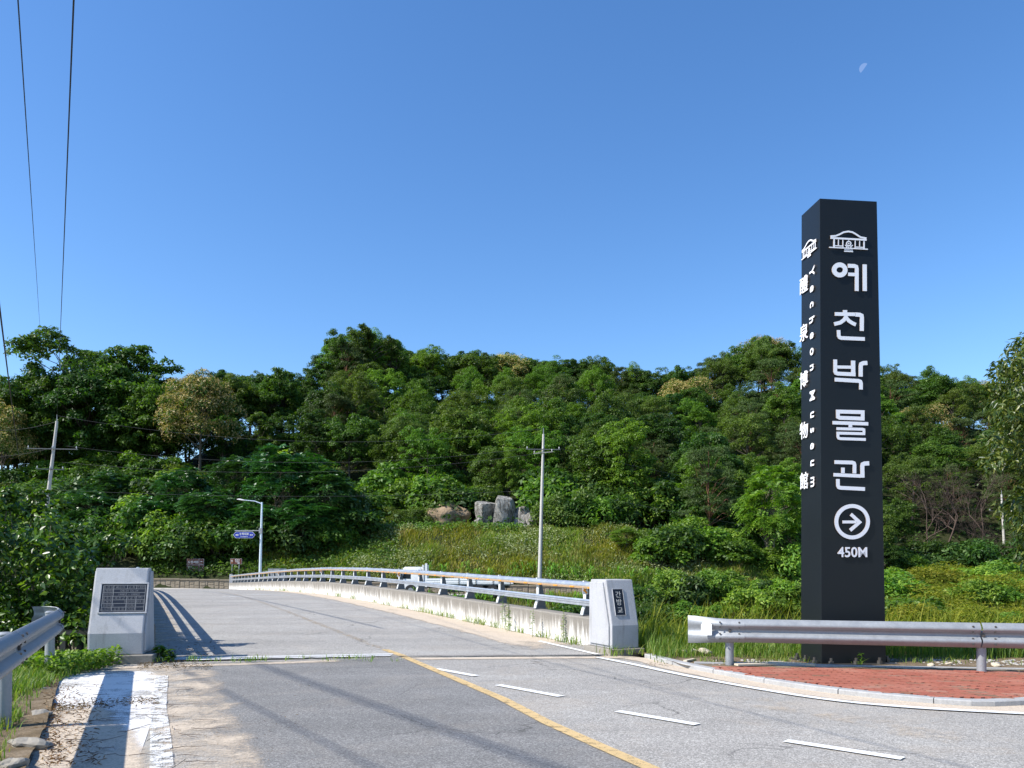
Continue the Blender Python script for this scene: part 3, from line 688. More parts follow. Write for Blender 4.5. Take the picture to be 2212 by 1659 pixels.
# kerb stones one by one
kerb = empty('kerb', KERB[0], label='curved pale concrete kerb along the red brick pavement', cat='kerb')
path = smoothpts(KERB+KERB_R[1:3], 2); path = resample(path, .1); acc = 0; seg = [path[0]]; ink = Vector(kerb.location)
for a, b in zip(path[:-1], path[1:]):
    acc += (b-a).length; seg.append(b)
    if acc > .98:
        m_ = MB(); m_.sweep([(-.145, -.05), (-.145, .070), (-.012, .070), (.0, .058), (.0, -.05)], [seg[0]+(seg[1]-seg[0])*.06]+seg[1:-1:3]+[seg[-1]+(seg[-2]-seg[-1])*.06])
        o = m_.build('kerb_stone', M['kerb'], kerb); o.location = -ink; seg = [b]; acc = 0
M['jointsand'] = soil('joint_sand', [(.16, .08, .055), (.24, .12, .08), (.30, .17, .12)], 3)
# brick pavement, laid piece by piece
pave = empty('brick_pavement', G(1800, 1470, .06), label='red interlocking brick pavement between kerb and guardrail', cat='pavement')
inner = [p+Vector((.03, .15, 0)) for p in path]
def inside(x, y):
    if x < 1.9 or x > 9.5: return False
    # above the kerb line, below the back edging
    ky = np.interp(x, [p.x for p in inner], [p.y for p in inner]); b0, b1 = G(1530, 1441.5, .06), G(2212, 1452, .06)
    by = b0.y+(b1.y-b0.y)*(x-b0.x)/(b1.x-b0.x)
    return ky+.04 < y < by-.04
bl, bw = .225, .1125
def zig(t): t = (t/bl*2) % 1; return (.012 if t < .5 else -.012)*min(1, min(abs(t-0), abs(t-.5), abs(t-1))*8)
def brick_mesh(u0):
    xs_ = [u0+bl*f for f in (.02, .12, .22, .38, .5, .62, .72, .88, .98)]
    top = [(x, bw-.006+zig(x)) for x in xs_]; bot = [(x, .006+zig(x)) for x in xs_]
    m_ = MB(); bot = [(x, y-.003) for x, y in bot]; top = [(x, y+.003) for x, y in top]; pl = bot+top[::-1]; pl = [(x-u0-bl/2, y-bw/2) for x, y in pl]; n = len(pl)
    m_.add([(x, y, 0) for x, y in pl]+[(x, y, -.05) for x, y in pl], [tuple(range(n))]+[(i, (i+1) % n, (i+1) % n+n, i+n) for i in range(n)])
    return m_.mesh('brick', M['brick'])
b0m, b1m = brick_mesh(0), brick_mesh(bl/2); rngb = np.random.default_rng(5); ang = -.13; ca, sa = math.cos(ang), math.sin(ang); O = G(1700, 1470); cand = []
for r in range(-40, 60):
    for c in range(-40, 50):
        u = c*bl+(r % 2)*bl/2; v = r*bw; x = O.x+u*ca-v*sa; y = O.y+u*sa+v*ca
        if inside(x, y): cand.append((x*x+y*y if CX+F*x/y < 2260 else 1e6+y, x, y, r % 2))
cand.sort(); far_b = []; pl0 = Vector(pave.location)
for i, (dd, x, y, k) in enumerate(cand):
    z = .075+rngb.normal()*.0022; me = b1m if k else b0m
    if i < 290:
        o = link('brick', me, pave, (x-pl0.x, y-pl0.y, z-pl0.z)); o.rotation_euler = (rngb.normal()*.008, rngb.normal()*.008, ang)
    else: far_b.append((x, y, z, me))
if far_b:
    V = []; Fq = []; 
    for x, y, z, me in far_b:
        b = len(V); V += [(x+v.co.x*ca-v.co.y*sa-pl0.x, y+v.co.x*sa+v.co.y*ca-pl0.y, z+v.co.z-pl0.z) for v in me.vertices]; Fq += [tuple(q+b for q in p.vertices) for p in me.polygons]
    me = bpy.data.meshes.new('bricks'); me.from_pydata(V, [], Fq); me.update(); me.materials.append(M['brick']); link('brick_field', me, pave, kind='stuff')
sheet('pavement_bed', [p+Vector((0, 0, .05)) for p in inner]+[Vector((12, 10.2, .05)), G(2212, 1451, .05), G(1530, 1441, .05)], M['jointsand'], kind='structure')
ed = MB(); ed.sweep([(-.05, -.05), (-.05, .078), (.05, .078), (.05, -.05)], [G(1500, 1440.5), G(1900, 1449.5), G(2212, 1455), G(2600, 1464)]); e_ = ed.build('edging_strip', M['kerb'], bevel=.006)
tag(e_, 'thin concrete edging strip behind the red brick pavement', 'edging')

# ------------------------------------------------------------ bridge parapets and railings
def parapet(cin, sgn, y0, y1, label):
    """cin: inner face offset; sgn +1 right hand side"""
    root = empty('bridge_parapet', (-KB*y0+cin, y0, zdeck(y0)), label=label, cat='parapet wall')
    n = 12; cuts = [y0+(y1-y0)*i/n for i in range(n+1)]
    for a, b in zip(cuts[:-1], cuts[1:]):
        m_ = MB(); pa = [Vector((-KB*y+cin, y, zdeck(y))) for y in np.linspace(a+.008, b-.008, 12)]
        w = .36; pr = [(0, -.1), (-.02 if sgn > 0 else .02, .54), (.0, .565), (w*.5, .575), (w-.02, .565), (w, -.3)] if sgn > 0 else [(0, -.1), (0, .54), (-.02, .565), (-w*.5, .575), (-w+.02, .565), (-w, -.3)]
        m_.sweep(pr, pa); me = m_.mesh('parapet_panel', M['parapet'])
        at_ = me.attributes.new('up', 'FLOAT', 'POINT'); at_.data.foreach_set('value', [min(1, max(0, (v.co.z-zdeck(v.co.y))/.57)) for v in me.vertices])
        o = link('wall_panel', me, root); o.location = -root.location
    return root
parapet(8.79, 1, 15.05, 71, 'long streaky white and grey concrete parapet on the right side of the bridge')
parapet(.42, -1, 13.62, 71, 'concrete parapet on the left side of the bridge behind the wide plaque stone')
adir = Vector((-KB, 1, 0)).normalized(); out_r = Vector((adir.y, -adir.x, 0))
def post_meshes(s):
    """cast post: thin web, curved pale face towards the road. local: +x outward, +y along bridge"""
    web = [(-.07, 0), (.20, 0), (.19, .10), (.165, .25), (.13, .42), (.10, .57), (.02, .57), (0, .44), (0, .30), (-.02, .16)]
    f = [(-.075, 0), (-.06, .08), (-.025, .18), (-.004, .30), (-.004, .44), (-.002, .54)]
    w = MB(); w.prism([(s*u, v) for u, v in web], (0, -.014, 0), (1, 0, 0), (0, 0, 1), (0, 1, 0), .028); w.box((s*.06, 0, .012), (.30, .15, .024))
    fm = MB()
    for (u0, v0), (u1, v1) in zip(f[:-1], f[1:]):
        fm.add([(s*(u0), -.05, v0), (s*u1, -.05, v1), (s*u1, .05, v1), (s*u0, .05, v0), (s*(u0+.02), -.05, v0), (s*(u1+.02), -.05, v1), (s*(u1+.02), .05, v1), (s*(u0+.02), .05, v0)],
               [(0, 1, 2, 3), (4, 7, 6, 5), (0, 4, 5, 1), (3, 2, 6, 7)])
    cl = MB(); cl.box((s*.0, 0, .675), (.06, .05, .025)); return w.mesh('web', M['post_web']), fm.mesh('face_plate', M['post_alu']), cl.mesh('clamp', M['post_alu'])
def railing(cin, s, y0, y1, label, marks):
    cc = cin+s*.16; root = empty('bridge_railing', (-KB*y0+cc, y0, zdeck(y0)+.57), label=label, cat='railing'); o0 = Vector(root.location)
    wm, fm, cm = post_meshes(s); ys = np.arange(15.56 if s > 0 else 13.95, y1, 1.80); rz = math.atan(KB)
    chev = MB().box((0, 0, 0), (.12, .006, .16)).mesh('chevron_plate', M['white']); arrow = MB(); ribbon(arrow, [(.03, .055), (-.025, 0), (.03, -.055)], .035, 0, .004); ar = arrow.mesh('chevron', [M['orange_mark'], M['orange_mark']])
    for i, y in enumerate(ys):
        p = Vector((-KB*y+cc, y, zdeck(y)+.572))-o0
        po = link('post', wm, root, p); po.rotation_euler = (0, 0, rz); link('face_plate', fm, po); link('clamp', cm, po)
        if marks and i % 6 == 0:
            c = link('chevron_plate', chev, po, (-.03*s, -.075, .50)); c.rotation_euler = (0, 0, -.2)
            a = link('chevron', ar, root, Matrix.Rotation(rz, 3, 'Z') @ Vector((-.03*s, -.08, .50))+p); a.rotation_euler = (R(90), 0, rz-.2)
    ends = list(ys[::3])+[y1]
    for a, b in zip(ends[:-1], ends[1:]):
        a2, b2 = (a if a != ends[0] else a-.5), b-.012
        pa = [Vector((-KB*y+cc, y, zdeck(y)+.572+.60))-o0 for y in np.linspace(a2, b2, 8)]
        m_ = MB(); m_.tube(pa, .072, 12, sq=(1.15, 1)); m_.build('top_rail', M['alu'], root, smooth=True)
        if marks:
            u = MB(); u.sweep([(-.074*s, -.062), (-.090*s, -.025), (-.080*s, -.02), (-.060*s, -.06)], pa); u.build('painted_deck_reflection', M['rail_under'], root)  # coloured band painting the deck's warm reflection along the lower rail side
            t_ = MB()
            for y in np.arange(a2+.2, b2, .62):
                q = Vector((-KB*y+cc, y, zdeck(y)+.572+.60))-o0-out_r*(.086)*s+Vector((0, 0, -.040)); t_.box(q, (.012, .16, .022), rz)
            t_.build('orange_reflector', M['orange_mark'], root, kind='stuff')
        m_ = MB(); pm = [p+Vector((0, 0, -.335)) for p in pa]
        x_ = -.035*s; m_.sweep([(x_, -.067), (x_-.045*s, -.062), (x_-.045*s, -.024), (x_-.03*s, -.016), (x_-.045*s, -.008), (x_-.045*s, .02), (x_-.03*s, .028), (x_-.045*s, .036), (x_-.035*s, .067), (x_, .067)], pm); m_.build('middle_rail', M['alu'], root)
railing(8.79, 1, 15.05, 70.6, 'silver two rail bridge railing with curved grey posts on the right hand parapet', True)
railing(.42, -1, 13.62, 70.6, 'silver bridge railing on the left parapet, casting striped shadows over the deck', False)
for c, nm in ((8.95, 'white end post of the right hand railing at the far end of the bridge'),):
    m_ = MB(); y = 71.2; m_.prism([(-.16, -.3), (.16, -.3), (.12, 1.35), (-.12, 1.35)], (-KB*y+c, y, zdeck(y)), (1, 0, 0), (0, 0, 1), (0, 1, 0), .3)
    tag(m_.build('bridge_end_post', M['granite'], bevel=.02), nm, 'stone post')

# ------------------------------------------------------------ the two name stones
def monument(o, yaw, w, db, kz, Ht, sb, dt, label, pl_over, plh):
    root = empty('bridge_name_stone', o, yaw, label, 'stone monument')
    core = [(0, 0), (0, kz), (sb, Ht), (sb+dt, Ht), (db, 0)]
    # local x along the front, y backwards, z up
    m_ = MB(); m_.prism(core, (0, 0, 0), (0, 1, 0), (0, 0, 1), (1, 0, 0), w); m_.build('stone_block', M['granite'], root, bevel=.018, smooth=False)
    side = [(.07, .05), (.07, kz*.98), (sb+.075, Ht-.05), (sb+dt-.0, Ht-.05), (db-.05, .05)]
    for x, t in ((-.03, .031), (w-.001, .031)):
        m_ = MB(); m_.prism(side, (x, 0, 0), (0, 1, 0), (0, 0, 1), (1, 0, 0), t); m_.build('side_slab', M['granite'], root, bevel=.01)
    m_ = MB(); m_.box((w/2+pl_over[2], db/2, -plh/2-.002), (w+pl_over[0], db+pl_over[1], plh)); m_.build('plinth', M['plinth'], root, bevel=.012)
    return root
Lc, Lc2 = G(190, 1416.5, .14), G(308, 1413.7, .14)
ywl = math.atan2(Lc2.y-Lc.y, Lc2.x-Lc.x); wl = (Lc2-Lc).length
topz = at(219, 1227, Lc.y+.45).z-.14; sl_h, sl_s = topz, .40
kzl = at(194, 1369.6, Lc.y).z-.14
monL = monument(Lc, ywl, wl, .80, kzl, sl_h, sl_s, .22, 'wide slanted granite stone with a black table plaque, at the left end of the bridge', (.22, .22, .06), .15)
Rc, Rc2 = G(1322, 1402, .12), G(1378, 1400.5, .12)
ywr = math.atan(KB)*.88; wr = .54
kzr = at(1322, 1352, Rc.y).z-.12; tzr = at(1308, 1252, Rc.y+.2).z-.12
monR = monument(Rc, ywr, wr, .83, kzr, tzr, .21, .56, 'narrow granite stone with an upright black name plaque, at the right end of the bridge', (.16, .16, .0), .13)
def slope_frame(root, yaw, kz, Ht, sb):
    o = Vector(root.location); r = Vector((math.cos(yaw), math.sin(yaw), 0)); b = Vector((-math.sin(yaw), math.cos(yaw), 0))
    u = (b*sb+Vector((0, 0, Ht-kz))).normalized(); n = r.cross(u); n = n if n.y < 0 else -n
    return o+Vector((0, 0, kz)), r, u, n
def hit(px, py, o, n):
    d = ray(px, py); c = Vector((0, 0, EYE)); return c+d*((o-c).dot(n)/d.dot(n))
def uv(p, o, r, u): return ((p-o).dot(r), (p-o).dot(u))
def put(me, name, parent, Mw, kind=None):
    o = link(name, me, parent); o.matrix_parent_inverse = Matrix.Identity(4)
    bpy.context.view_layer.update(); o.matrix_local = parent.matrix_world.inverted() @ Mw if parent else Mw; 
    return o
bpy.context.view_layer.update()
# left plaque with its ruled table
o_, r_, u_, n_ = slope_frame(monL, ywl, kzl, sl_h, sl_s)
def c6(x, y): return ((200+x/5.027)/1.30199, (1590+y/5.027)/1.30199)
q = [uv(hit(*c6(*p), o_, n_), o_, r_, u_) for p in ((455, 268), (1090, 268), (1040, 660), (385, 668))]
u0 = (q[0][0]+q[3][0])/2; u1 = (q[1][0]+q[2][0])/2; v1 = (q[0][1]+q[1][1])/2; v0 = (q[2][1]+q[3][1])/2
def MW(u, v, d): return frame(o_+r_*u+u_*v+n_*d, r_, u_, n_)
m_ = MB().box((0, 0, 0), (u1-u0, v1-v0, .012)); pq = put(m_.mesh('plaque', M['plaque']), 'plaque', monL, MW((u0+u1)/2, (v0+v1)/2, .002))
for du, dv, w_, h_ in ((0, (v1-v0)/2+.012, u1-u0+.05, .024), (0, -(v1-v0)/2-.012, u1-u0+.05, .024), ((u1-u0)/2+.012, 0, .024, v1-v0), (-(u1-u0)/2-.012, 0, .024, v1-v0)):
    m_ = MB().box((0, 0, 0), (w_, h_, .022)); put(m_.mesh('plaque_rim', M['granite'], bevel=.004), 'plaque_rim', monL, MW((u0+u1)/2+du, (v0+v1)/2+dv, .008))
pw, ph = u1-u0-.05, v1-v0-.045; m_ = MB(); cx, cy = (u0+u1)/2, (v0+v1)/2
rows = [ph/2-ph*i/7 for i in range(8)]
k_ = 0
for i, y in enumerate(rows): ribbon(m_, [(-pw/2, y), (pw/2, y)], .0045, 0, .002+.0004*(i % 2))
fx = lambda f: -pw/2+pw*f
for x, a, b in ((fx(0), 0, 7), (fx(1), 0, 7), (fx(.245), 0, 7), (fx(.565), 0, 1), (fx(.785), 0, 1), (fx(.575), 3, 7), (fx(.795), 3, 7)):
    ribbon(m_, [(x, rows[a]), (x, rows[b])], .0045, 0, .0034)
put(m_.mesh('plaque_grid', [M['plaque_line'], M['plaque_line']]), 'plaque_grid', monL, MW(cx, cy, .0085))
cells = [(0, .12, '총 연 장'), (0, .40, '80.5 M'), (0, .67, '교 폭'), (0, .89, '7.90M'), (1, .12, '설계하중'), (1, .62, 'DB-24  DL-24'), (2, .12, '공사기간'), (2, .62, '1998년 ~ 1999년'), (3, .12, '발 주 자'), (3, .41, '예 천 군'), (3, .685, '시 공 자'), (3, .89, '(주)'),
         (4, .12, '설 계 자'), (4, .685, '현장대리인'), (4, .89, '권 대 호'), (5, .12, '책임감리원'), (5, .685, '감리회사'), (6, .12, '공사감독'), (6, .41, '김 종 길'), (6, .685, '공사감독')]
for i, fxx, s in cells:
    put(text_mesh(s, .047, .0016, [M['plaque_text']]), 'lettering', monL, MW(cx+fx(fxx), cy+(rows[i]+rows[i+1])/2, .0085))
# right plaque with three carved syllables
o_, r_, u_, n_ = slope_frame(monR, ywr, kzr, tzr, .21)
def c3(x, y): return ((1250+x*.3255)/1.30199, (1500+y*.3255)/1.30199)
q = [uv(hit(*c3(*p), o_, n_), o_, r_, u_) for p in ((1450, 483), (1535, 485), (1565, 708), (1480, 708))]
u0 = (q[0][0]+q[3][0])/2; u1 = (q[1][0]+q[2][0])/2; v1 = (q[0][1]+q[1][1])/2; v0 = (q[2][1]+q[3][1])/2
m_ = MB().box((0, 0, 0), (u1-u0, v1-v0, .012)); put(m_.mesh('plaque', M['plaque']), 'plaque', monR, MW((u0+u1)/2, (v0+v1)/2, .002))
for du, dv, w_, h_ in ((0, (v1-v0)/2+.004, u1-u0+.016, .008), (0, -(v1-v0)/2-.004, u1-u0+.016, .008), ((u1-u0)/2+.004, 0, .008, v1-v0), (-(u1-u0)/2-.004, 0, .008, v1-v0)):
    m_ = MB().box((0, 0, 0), (w_, h_, .016)); put(m_.mesh('plaque_rim', M['granite'], bevel=.003), 'plaque_rim', monR, MW((u0+u1)/2+du, (v0+v1)/2+dv, .006))
for i, s in enumerate('간방교'):
    put(text_mesh(s, .125, .003, [M['plaque_letter']], .0008), 'lettering', monR, MW((u0+u1)/2, v1-(v1-v0)*(.20+.30*i), .0085))

# ------------------------------------------------------------ steel guardrails
WP = [(.0, .345), (.012, .350), (.030, .338), (.072, .292), (.080, .272), (.080, .252), (.070, .235), (.016, .196), (.010, .175), (.016, .154), (.070, .115), (.080, .098), (.080, .078), (.072, .058), (.030, .012), (.012, .0), (.0, .005)]
def beam(p0, p1, z, parent, name='beam', flare=None, n=2, m=None):
    """flare: list of (t, back offset, depth factor, height factor)"""
    p0, p1 = Vector(p0), Vector(p1); t = (p1-p0); Ln = t.length; t.normalize(); rg = Vector((t.y, -t.x, 0)); st = flare or [(0, 0, 1, 1), (1, 0, 1, 1)]
    o0 = Vector(parent.location); V = []; k = len(WP)
    for (s, bk, df, hf) in st:
        c = p0+t*Ln*s-rg*bk
        for th in (0, -.004):
            for u, h in WP: V.append(c+rg*(u*df+th)+Vector((0, 0, z+.175+(h-.175)*hf-(0 if th == 0 else 0)))-o0)
    n2 = 2*k; Fs = []
    for i in range(len(st)-1):
        for j in range(k-1):
            Fs += [(i*n2+j, i*n2+j+1, (i+1)*n2+j+1, (i+1)*n2+j), (i*n2+k+j, (i+1)*n2+k+j, (i+1)*n2+k+j+1, i*n2+k+j+1)]
        for j in (0, k-1): Fs.append((i*n2+j, (i+1)*n2+j, (i+1)*n2+k+j, i*n2+k+j))
    for i in (0, len(st)-1):
        for j in range(k-1): Fs.append((i*n2+j, i*n2+k+j, i*n2+k+j+1, i*n2+j+1))
    return MB().add(V, Fs).build(name, m or M['galv'], parent, smooth=True)
def bolts(c, t, rg, z, parent):
    o0 = Vector(parent.location)
    b = MB()
    for dx in (-.14, .14):
        for u, h in ((.062, .30), (.048, .222), (.048, .128), (.062, .05)):
            q = c+t*dx+rg*(u+.006)+Vector((0, 0, z+h))-o0; b.tube([q-rg*.006, q+rg*.012], .014, 8)
    q = c+rg*.02+Vector((0, 0, z+.175))-o0; b.tube([q-rg*.006, q+rg*.02], .024, 8)
    return b.build('splice_bolts', M['bolt'], parent, smooth=True)
def gpost(p, parent, ztop, r=.057):
    m_ = MB(); q = Vector(p)-Vector(parent.location); m_.tube([q+Vector((0, 0, -.3)), q+Vector((0, 0, ztop))], r, 20)
    po = m_.build('post', M['galv'], parent, smooth=True)
    c = MB(); c.tube([q+Vector((0, 0, ztop)), q+Vector((0, 0, ztop+.012)), q+Vector((0, 0, ztop+.03))], [r+.006, r+.006, r*.7], 16); c.build('post_cap', M['galv'], po, smooth=True); return po
# right one
gr = empty('guardrail', (2.6, 12.15, .05), label='galvanised corrugated guardrail with flared end in front of the tall dark sign', cat='guardrail')
A = Vector((2.70, 12.12, 0)); tR = Vector((1, -.257, 0)).normalized(); rR = Vector((tR.y, -tR.x, 0)); zb_ = .415
beam(A, A+tR*.84, zb_-.004, gr, 'end_wing', [(0, .16, .35, 1.22), (.12, .13, .5, 1.2), (.3, .075, .8, 1.14), (.5, .03, .95, 1.06), (.72, .0, 1, 1.01), (1, -.004, 1.02, 1.0)])
for i in range(4): beam(A+tR*(.80+(3.24*i if i < 2 else 3.24+3.4*(i-1))), A+tR*(.80+3.24+3.4*i-.02), zb_+(.002 if i % 2 else 0), gr)
for s_ in (.62, 4.06, 7.5):
    c = A+tR*s_; bolts(c, tR, rR, zb_, gr); gpost(c-rR*.075+tR*.0, gr, .62, .062)
fl = MB(); c = A+tR*.20+rR*.055; c.z = zb_+.10; q = c-Vector(gr.location)
fl.add([q+rR*.01, q+tR*.16+rR*.02, q+tR*.16+rR*.025+Vector((0, 0, .16)), q+tR*.13-rR*.0+Vector((0, 0, .205)), q+tR*.03-rR*.01+Vector((0, 0, .20)), q+rR*.01+Vector((0, 0, .15))], [(0, 1, 2, 5), (5, 2, 3, 4)])
fl.build('white_reflective_sheet', M['plastic'], gr)
# left one
gl_ = empty('guardrail', (-6.5, 11.4, .04), label='galvanised corrugated guardrail running along the left roadside verge', cat='guardrail')
B0 = Vector((-6.62, 11.55, 0)); tL = (Vector((-4.36, 6.72, 0))-B0).normalized(); tF = -tL; rL = Vector((tF.y, -tF.x, 0)); zl = .60
beam(B0+tL*.62, B0, zl+.004, gl_, 'end_wing', [(0, -.005, 1.02, 1), (.35, 0, 1, 1), (.6, .01, 1, 1.04), (.8, .05, .9, 1.1), (.93, .13, .7, 1.14), (1.0, .24, .5, 1.16), (1.0, .36, .4, 1.16)])
for i in range(4): beam(B0+tL*(.56+4*(i+1)-.02), B0+tL*(.56+4*i), zl, gl_)
for s_ in (.40, 4.4, 8.4):
    c = B0+tL*s_; bolts(c, tF, rL, zl, gl_); gpost(c-rL*.09, gl_, .90, .062)

# ------------------------------------------------------------ museum sign pillar
P0 = G(1775, 1437.5, .045); yp = -.108                         # front left corner
rF = Vector((math.cos(.108), math.sin(.108), 0)); bF = Vector((-math.sin(.108), math.cos(.108), 0))
PH = at(1771, 428, P0.y+.03).z-P0.z; PWd, PD = 1.045, .67
pil = empty('museum_sign_pillar', P0, .108, 'tall dark pillar sign with raised white Korean lettering and an arrow, on the roadside verge', 'sign pillar')
TK = .90; ex, ey = PWd*(1-TK)/2, PD*(1-TK)/2     # the pillar tapers slightly towards its top
MB().add([(0, 0, 0), (PWd, 0, 0), (PWd, PD, 0), (0, PD, 0), (ex, ey, PH), (PWd-ex, ey, PH), (PWd-ex, PD-ey, PH), (ex, PD-ey, PH)], [(0, 1, 2, 3), (4, 5, 6, 7), (0, 1, 5, 4), (1, 2, 6, 5), (2, 3, 7, 6), (3, 0, 4, 7)]).build('pillar_body', M['pillar'], pil, bevel=.006)
MB().box((PWd/2, PD/2, .012), (PWd+.26, PD+.30, .03)).build('base_plate', M['dark_steel'], pil, bevel=.004)
for bx, by in ((-.09, .05), (-.09, .34), (-.09, .62), (.1, -.1), (.5, -.1), (.88, -.1), (PWd+.08, .1)):
    m_ = MB(); m_.tube([(bx, by, .02), (bx, by, .075)], .042, 6); m_.tube([(bx, by, .07), (bx, by, .12)], .022, 8); m_.build('anchor_bolt', M['bolt'], pil)
for k_, zz in enumerate((PH*.255, PH*.505, PH*.755)): pass
bpy.context.view_layer.update()
Pw = Vector(pil.location); uF = (bF*ey+Vector((0, 0, PH))).normalized(); uL = (rF*ex+Vector((0, 0, PH))).normalized(); nF = rF.cross(uF); nL = (-bF).cross(uL)
def A_(x, y): return ((2200+x/2.9625)/1.30199, (540+y/2.9625)/1.30199)
def B_(x, y): return ((2200+x/2.9625)/1.30199, (1050+y/2.9625)/1.30199)
def fr(pt): p = hit(*pt, Pw, nF); return uv(p, Pw, rF, uF)
def lf(pt): p = hit(*pt, Pw, nL); return uv(p, Pw, -bF, uL)
pxs = (fr(A_(682, 700))[0]-fr(A_(473, 700))[0])/(682-473)          # metres per crop pixel on the front
def glyph(strokes, conv, side='F', z0=.010, z1=.024):
    mb = MB(); f = fr if side == 'F' else lf
    for i, (pts, w, closed) in enumerate(strokes): ribbon(mb, [f(conv(*p)) for p in pts], w*pxs, z0+i*.0003, z1-i*.0004, closed)
    me = mb.mesh('letter', [M['letter'], M['letter_side']])
    Mw = frame(Pw, rF, uF, nF) if side == 'F' else frame(Pw, -bF, uL, nL)
    return put(me, 'letter', pil, Mw)
ringp = lambda cx, cy, rx, ry, n=28: [(cx+rx*math.cos(2*math.pi*i/n), cy+ry*math.sin(2*math.pi*i/n)) for i in range(n)]
glyph([(ringp(473, 654, 46, 43), 37, True), ([(541, 619), (595, 621), (611, 628), (615, 645), (615, 829)], 31, False), ([(543, 690), (601, 692)], 27, False), ([(681, 608), (682, 829)], 34, False)], A_)
glyph([([(517, 988), (518, 1010)], 34, False), ([(433, 1020), (600, 1023)], 28, False), ([(530, 1034), (508, 1070), (478, 1092), (428, 1104)], 29, False), ([(524, 1046), (548, 1076), (578, 1096), (607, 1109)], 29, False),
       ([(603, 1024), (640, 1027), (655, 1034), (658, 1050), (657, 1161)], 33, False), ([(464, 1154), (466, 1203), (472, 1214), (487, 1220), (682, 1228)], 29, False)], A_)
glyph([([(436, 1399), (436, 1500), (442, 1511), (456, 1516), (604, 1523)], 30, False), ([(585, 1408), (585, 1507)], 34, False), ([(452, 1461), (567, 1463)], 24, False), ([(703, 1427), (668, 1429), (652, 1437), (648, 1455), (648, 1541)], 33, False),
       ([(432, 1565), (630, 1577), (645, 1583), (650, 1597), (650, 1648)], 30, False)], A_)
glyph([([(458, 321), (664, 326), (664, 380), (472, 373), (459, 366)], 30, True), ([(414, 413), (710, 423)], 27, False), ([(561, 428), (562, 452)], 30, False), ([(447, 463), (662, 468), (674, 472), (675, 487), (674, 505), (458, 500), (459, 533), (464, 542), (478, 546), (690, 553)], 22, False)], B_)
glyph([([(430, 741), (578, 745), (592, 751), (596, 765), (596, 836)], 29, False), ([(500, 787), (500, 833)], 28, False), ([(422, 846), (646, 857)], 27, False), ([(718, 751), (680, 753), (665, 760), (661, 776), (663, 870)], 33, False),
       ([(458, 882), (459, 938), (465, 950), (480, 955), (683, 965)], 29, False)], B_)
glyph([(ringp(577, 1237, 132, 131, 40), 30, True), ([(497, 1239), (612, 1239)], 22, False), ([(566, 1175), (638, 1241), (560, 1309)], 27, False)], B_)
p = [fr(B_(455, 1490)), fr(B_(702, 1490))]; _m = text_mesh('450M', .2, .001, [M['letter']], .0); sz = .2*(p[1][0]-p[0][0])/(max(v.co.x for v in _m.vertices)*2)*.98
put(text_mesh('450M', sz, .014, [M['letter'], M['letter_side']], .0035), 'letter', pil, frame(Pw+rF*(p[0][0]+p[1][0])/2+uF*fr(B_(577, 1490))[1]+nF*.010, rF, uF, nF))
def c5(x, y): return ((2320+x/7.538)/1.30199, (640+y/7.538)/1.30199)
LOGO = [([(105, 197), (215, 190), (300, 155), (380, 112), (480, 96), (570, 112), (650, 160), (740, 218), (865, 240)], 13, False), ([(105, 232), (868, 274)], 14, False), ([(78, 430), (895, 472)], 8.5, False),
        ([(180, 245), (180, 428)], 13, False), ([(272, 250), (272, 392)], 7, False), ([(365, 255), (368, 440)], 8, False), ([(195, 396), (355, 404)], 8, False), ([(628, 270), (628, 450)], 8, False), ([(722, 275), (722, 415)], 7, False), ([(815, 280), (815, 462)], 12, False), ([(640, 424), (800, 432)], 8, False),
        ([(490, 255), (490, 300)], 8, False), (ringp(492, 350, 46, 46, 20), 9, True), (ringp(492, 350, 8, 8, 10), 7, True), ([(415, 378), (460, 418), (440, 440)], 8, False), ([(578, 384), (530, 418), (545, 445)], 8, False), ([(492, 398), (494, 445)], 8, False), ([(400, 478), (580, 488)], 8.5, False), ([(395, 510), (585, 520)], 8.5, False)]
glyph(LOGO, c5, 'F', .010, .024)
# same emblem on the left face: map the front emblem's plane coordinates over
L0, L1 = lf(A_(292, 470)), lf(A_(152, 470)); c0 = fr(c5(78, 300))[0]; c1 = fr(c5(895, 300))[0]; zc = fr(c5(490, 300))[1]
mb = MB(); kx = .90*abs(L0[0]-L1[0])/(c1-c0)
for i, (pts, w, closed) in enumerate(LOGO):
    uvp = [fr(c5(*p_)) for p_ in pts]; uvp = [((a-(c0+c1)/2)*kx, (b-zc)*kx) for a, b in uvp]
    ribbon(mb, uvp, w*pxs*.9, .010+i*.0003, .024-i*.0003, closed)
lc = (L0[0]+L1[0])/2+.05
put(mb.mesh('emblem', [M['letter'], M['letter_side']]), 'emblem', pil, frame(Pw-bF*lc+uL*lf(A_(222, 480))[1], -bF, uL, nL))
for s, (conv, x, y) in zip('醴泉博物館', ((A_, 190, 772), (A_, 190, 1170), (A_, 190, 1565), (B_, 191, 475), (B_, 191, 895))):
    a, b = lf(conv(x, y)); put(text_mesh(s, .285, .014, [M['letter'], M['letter_side']], .0035), 'letter', pil, frame(Pw-bF*a+uL*b+nL*.010, -bF, uL, nL))
for s, (conv, x, y) in zip('YecheonMuseum', ((A_, 258, 663), (A_, 257, 807), (A_, 257, 938), (A_, 258, 1065), (A_, 257, 1197), (A_, 257, 1330), (A_, 257, 1463), (B_, 261, 185), (B_, 260, 345), (B_, 260, 475), (B_, 260, 607), (B_, 261, 747), (B_, 263, 905))):
    a, b = lf(conv(x, y)); put(text_mesh(s, .225, .014, [M['letter'], M['letter_side']], .004), 'letter', pil, frame(Pw-bF*a+uL*b+nL*.010, -uL, -bF, nL))
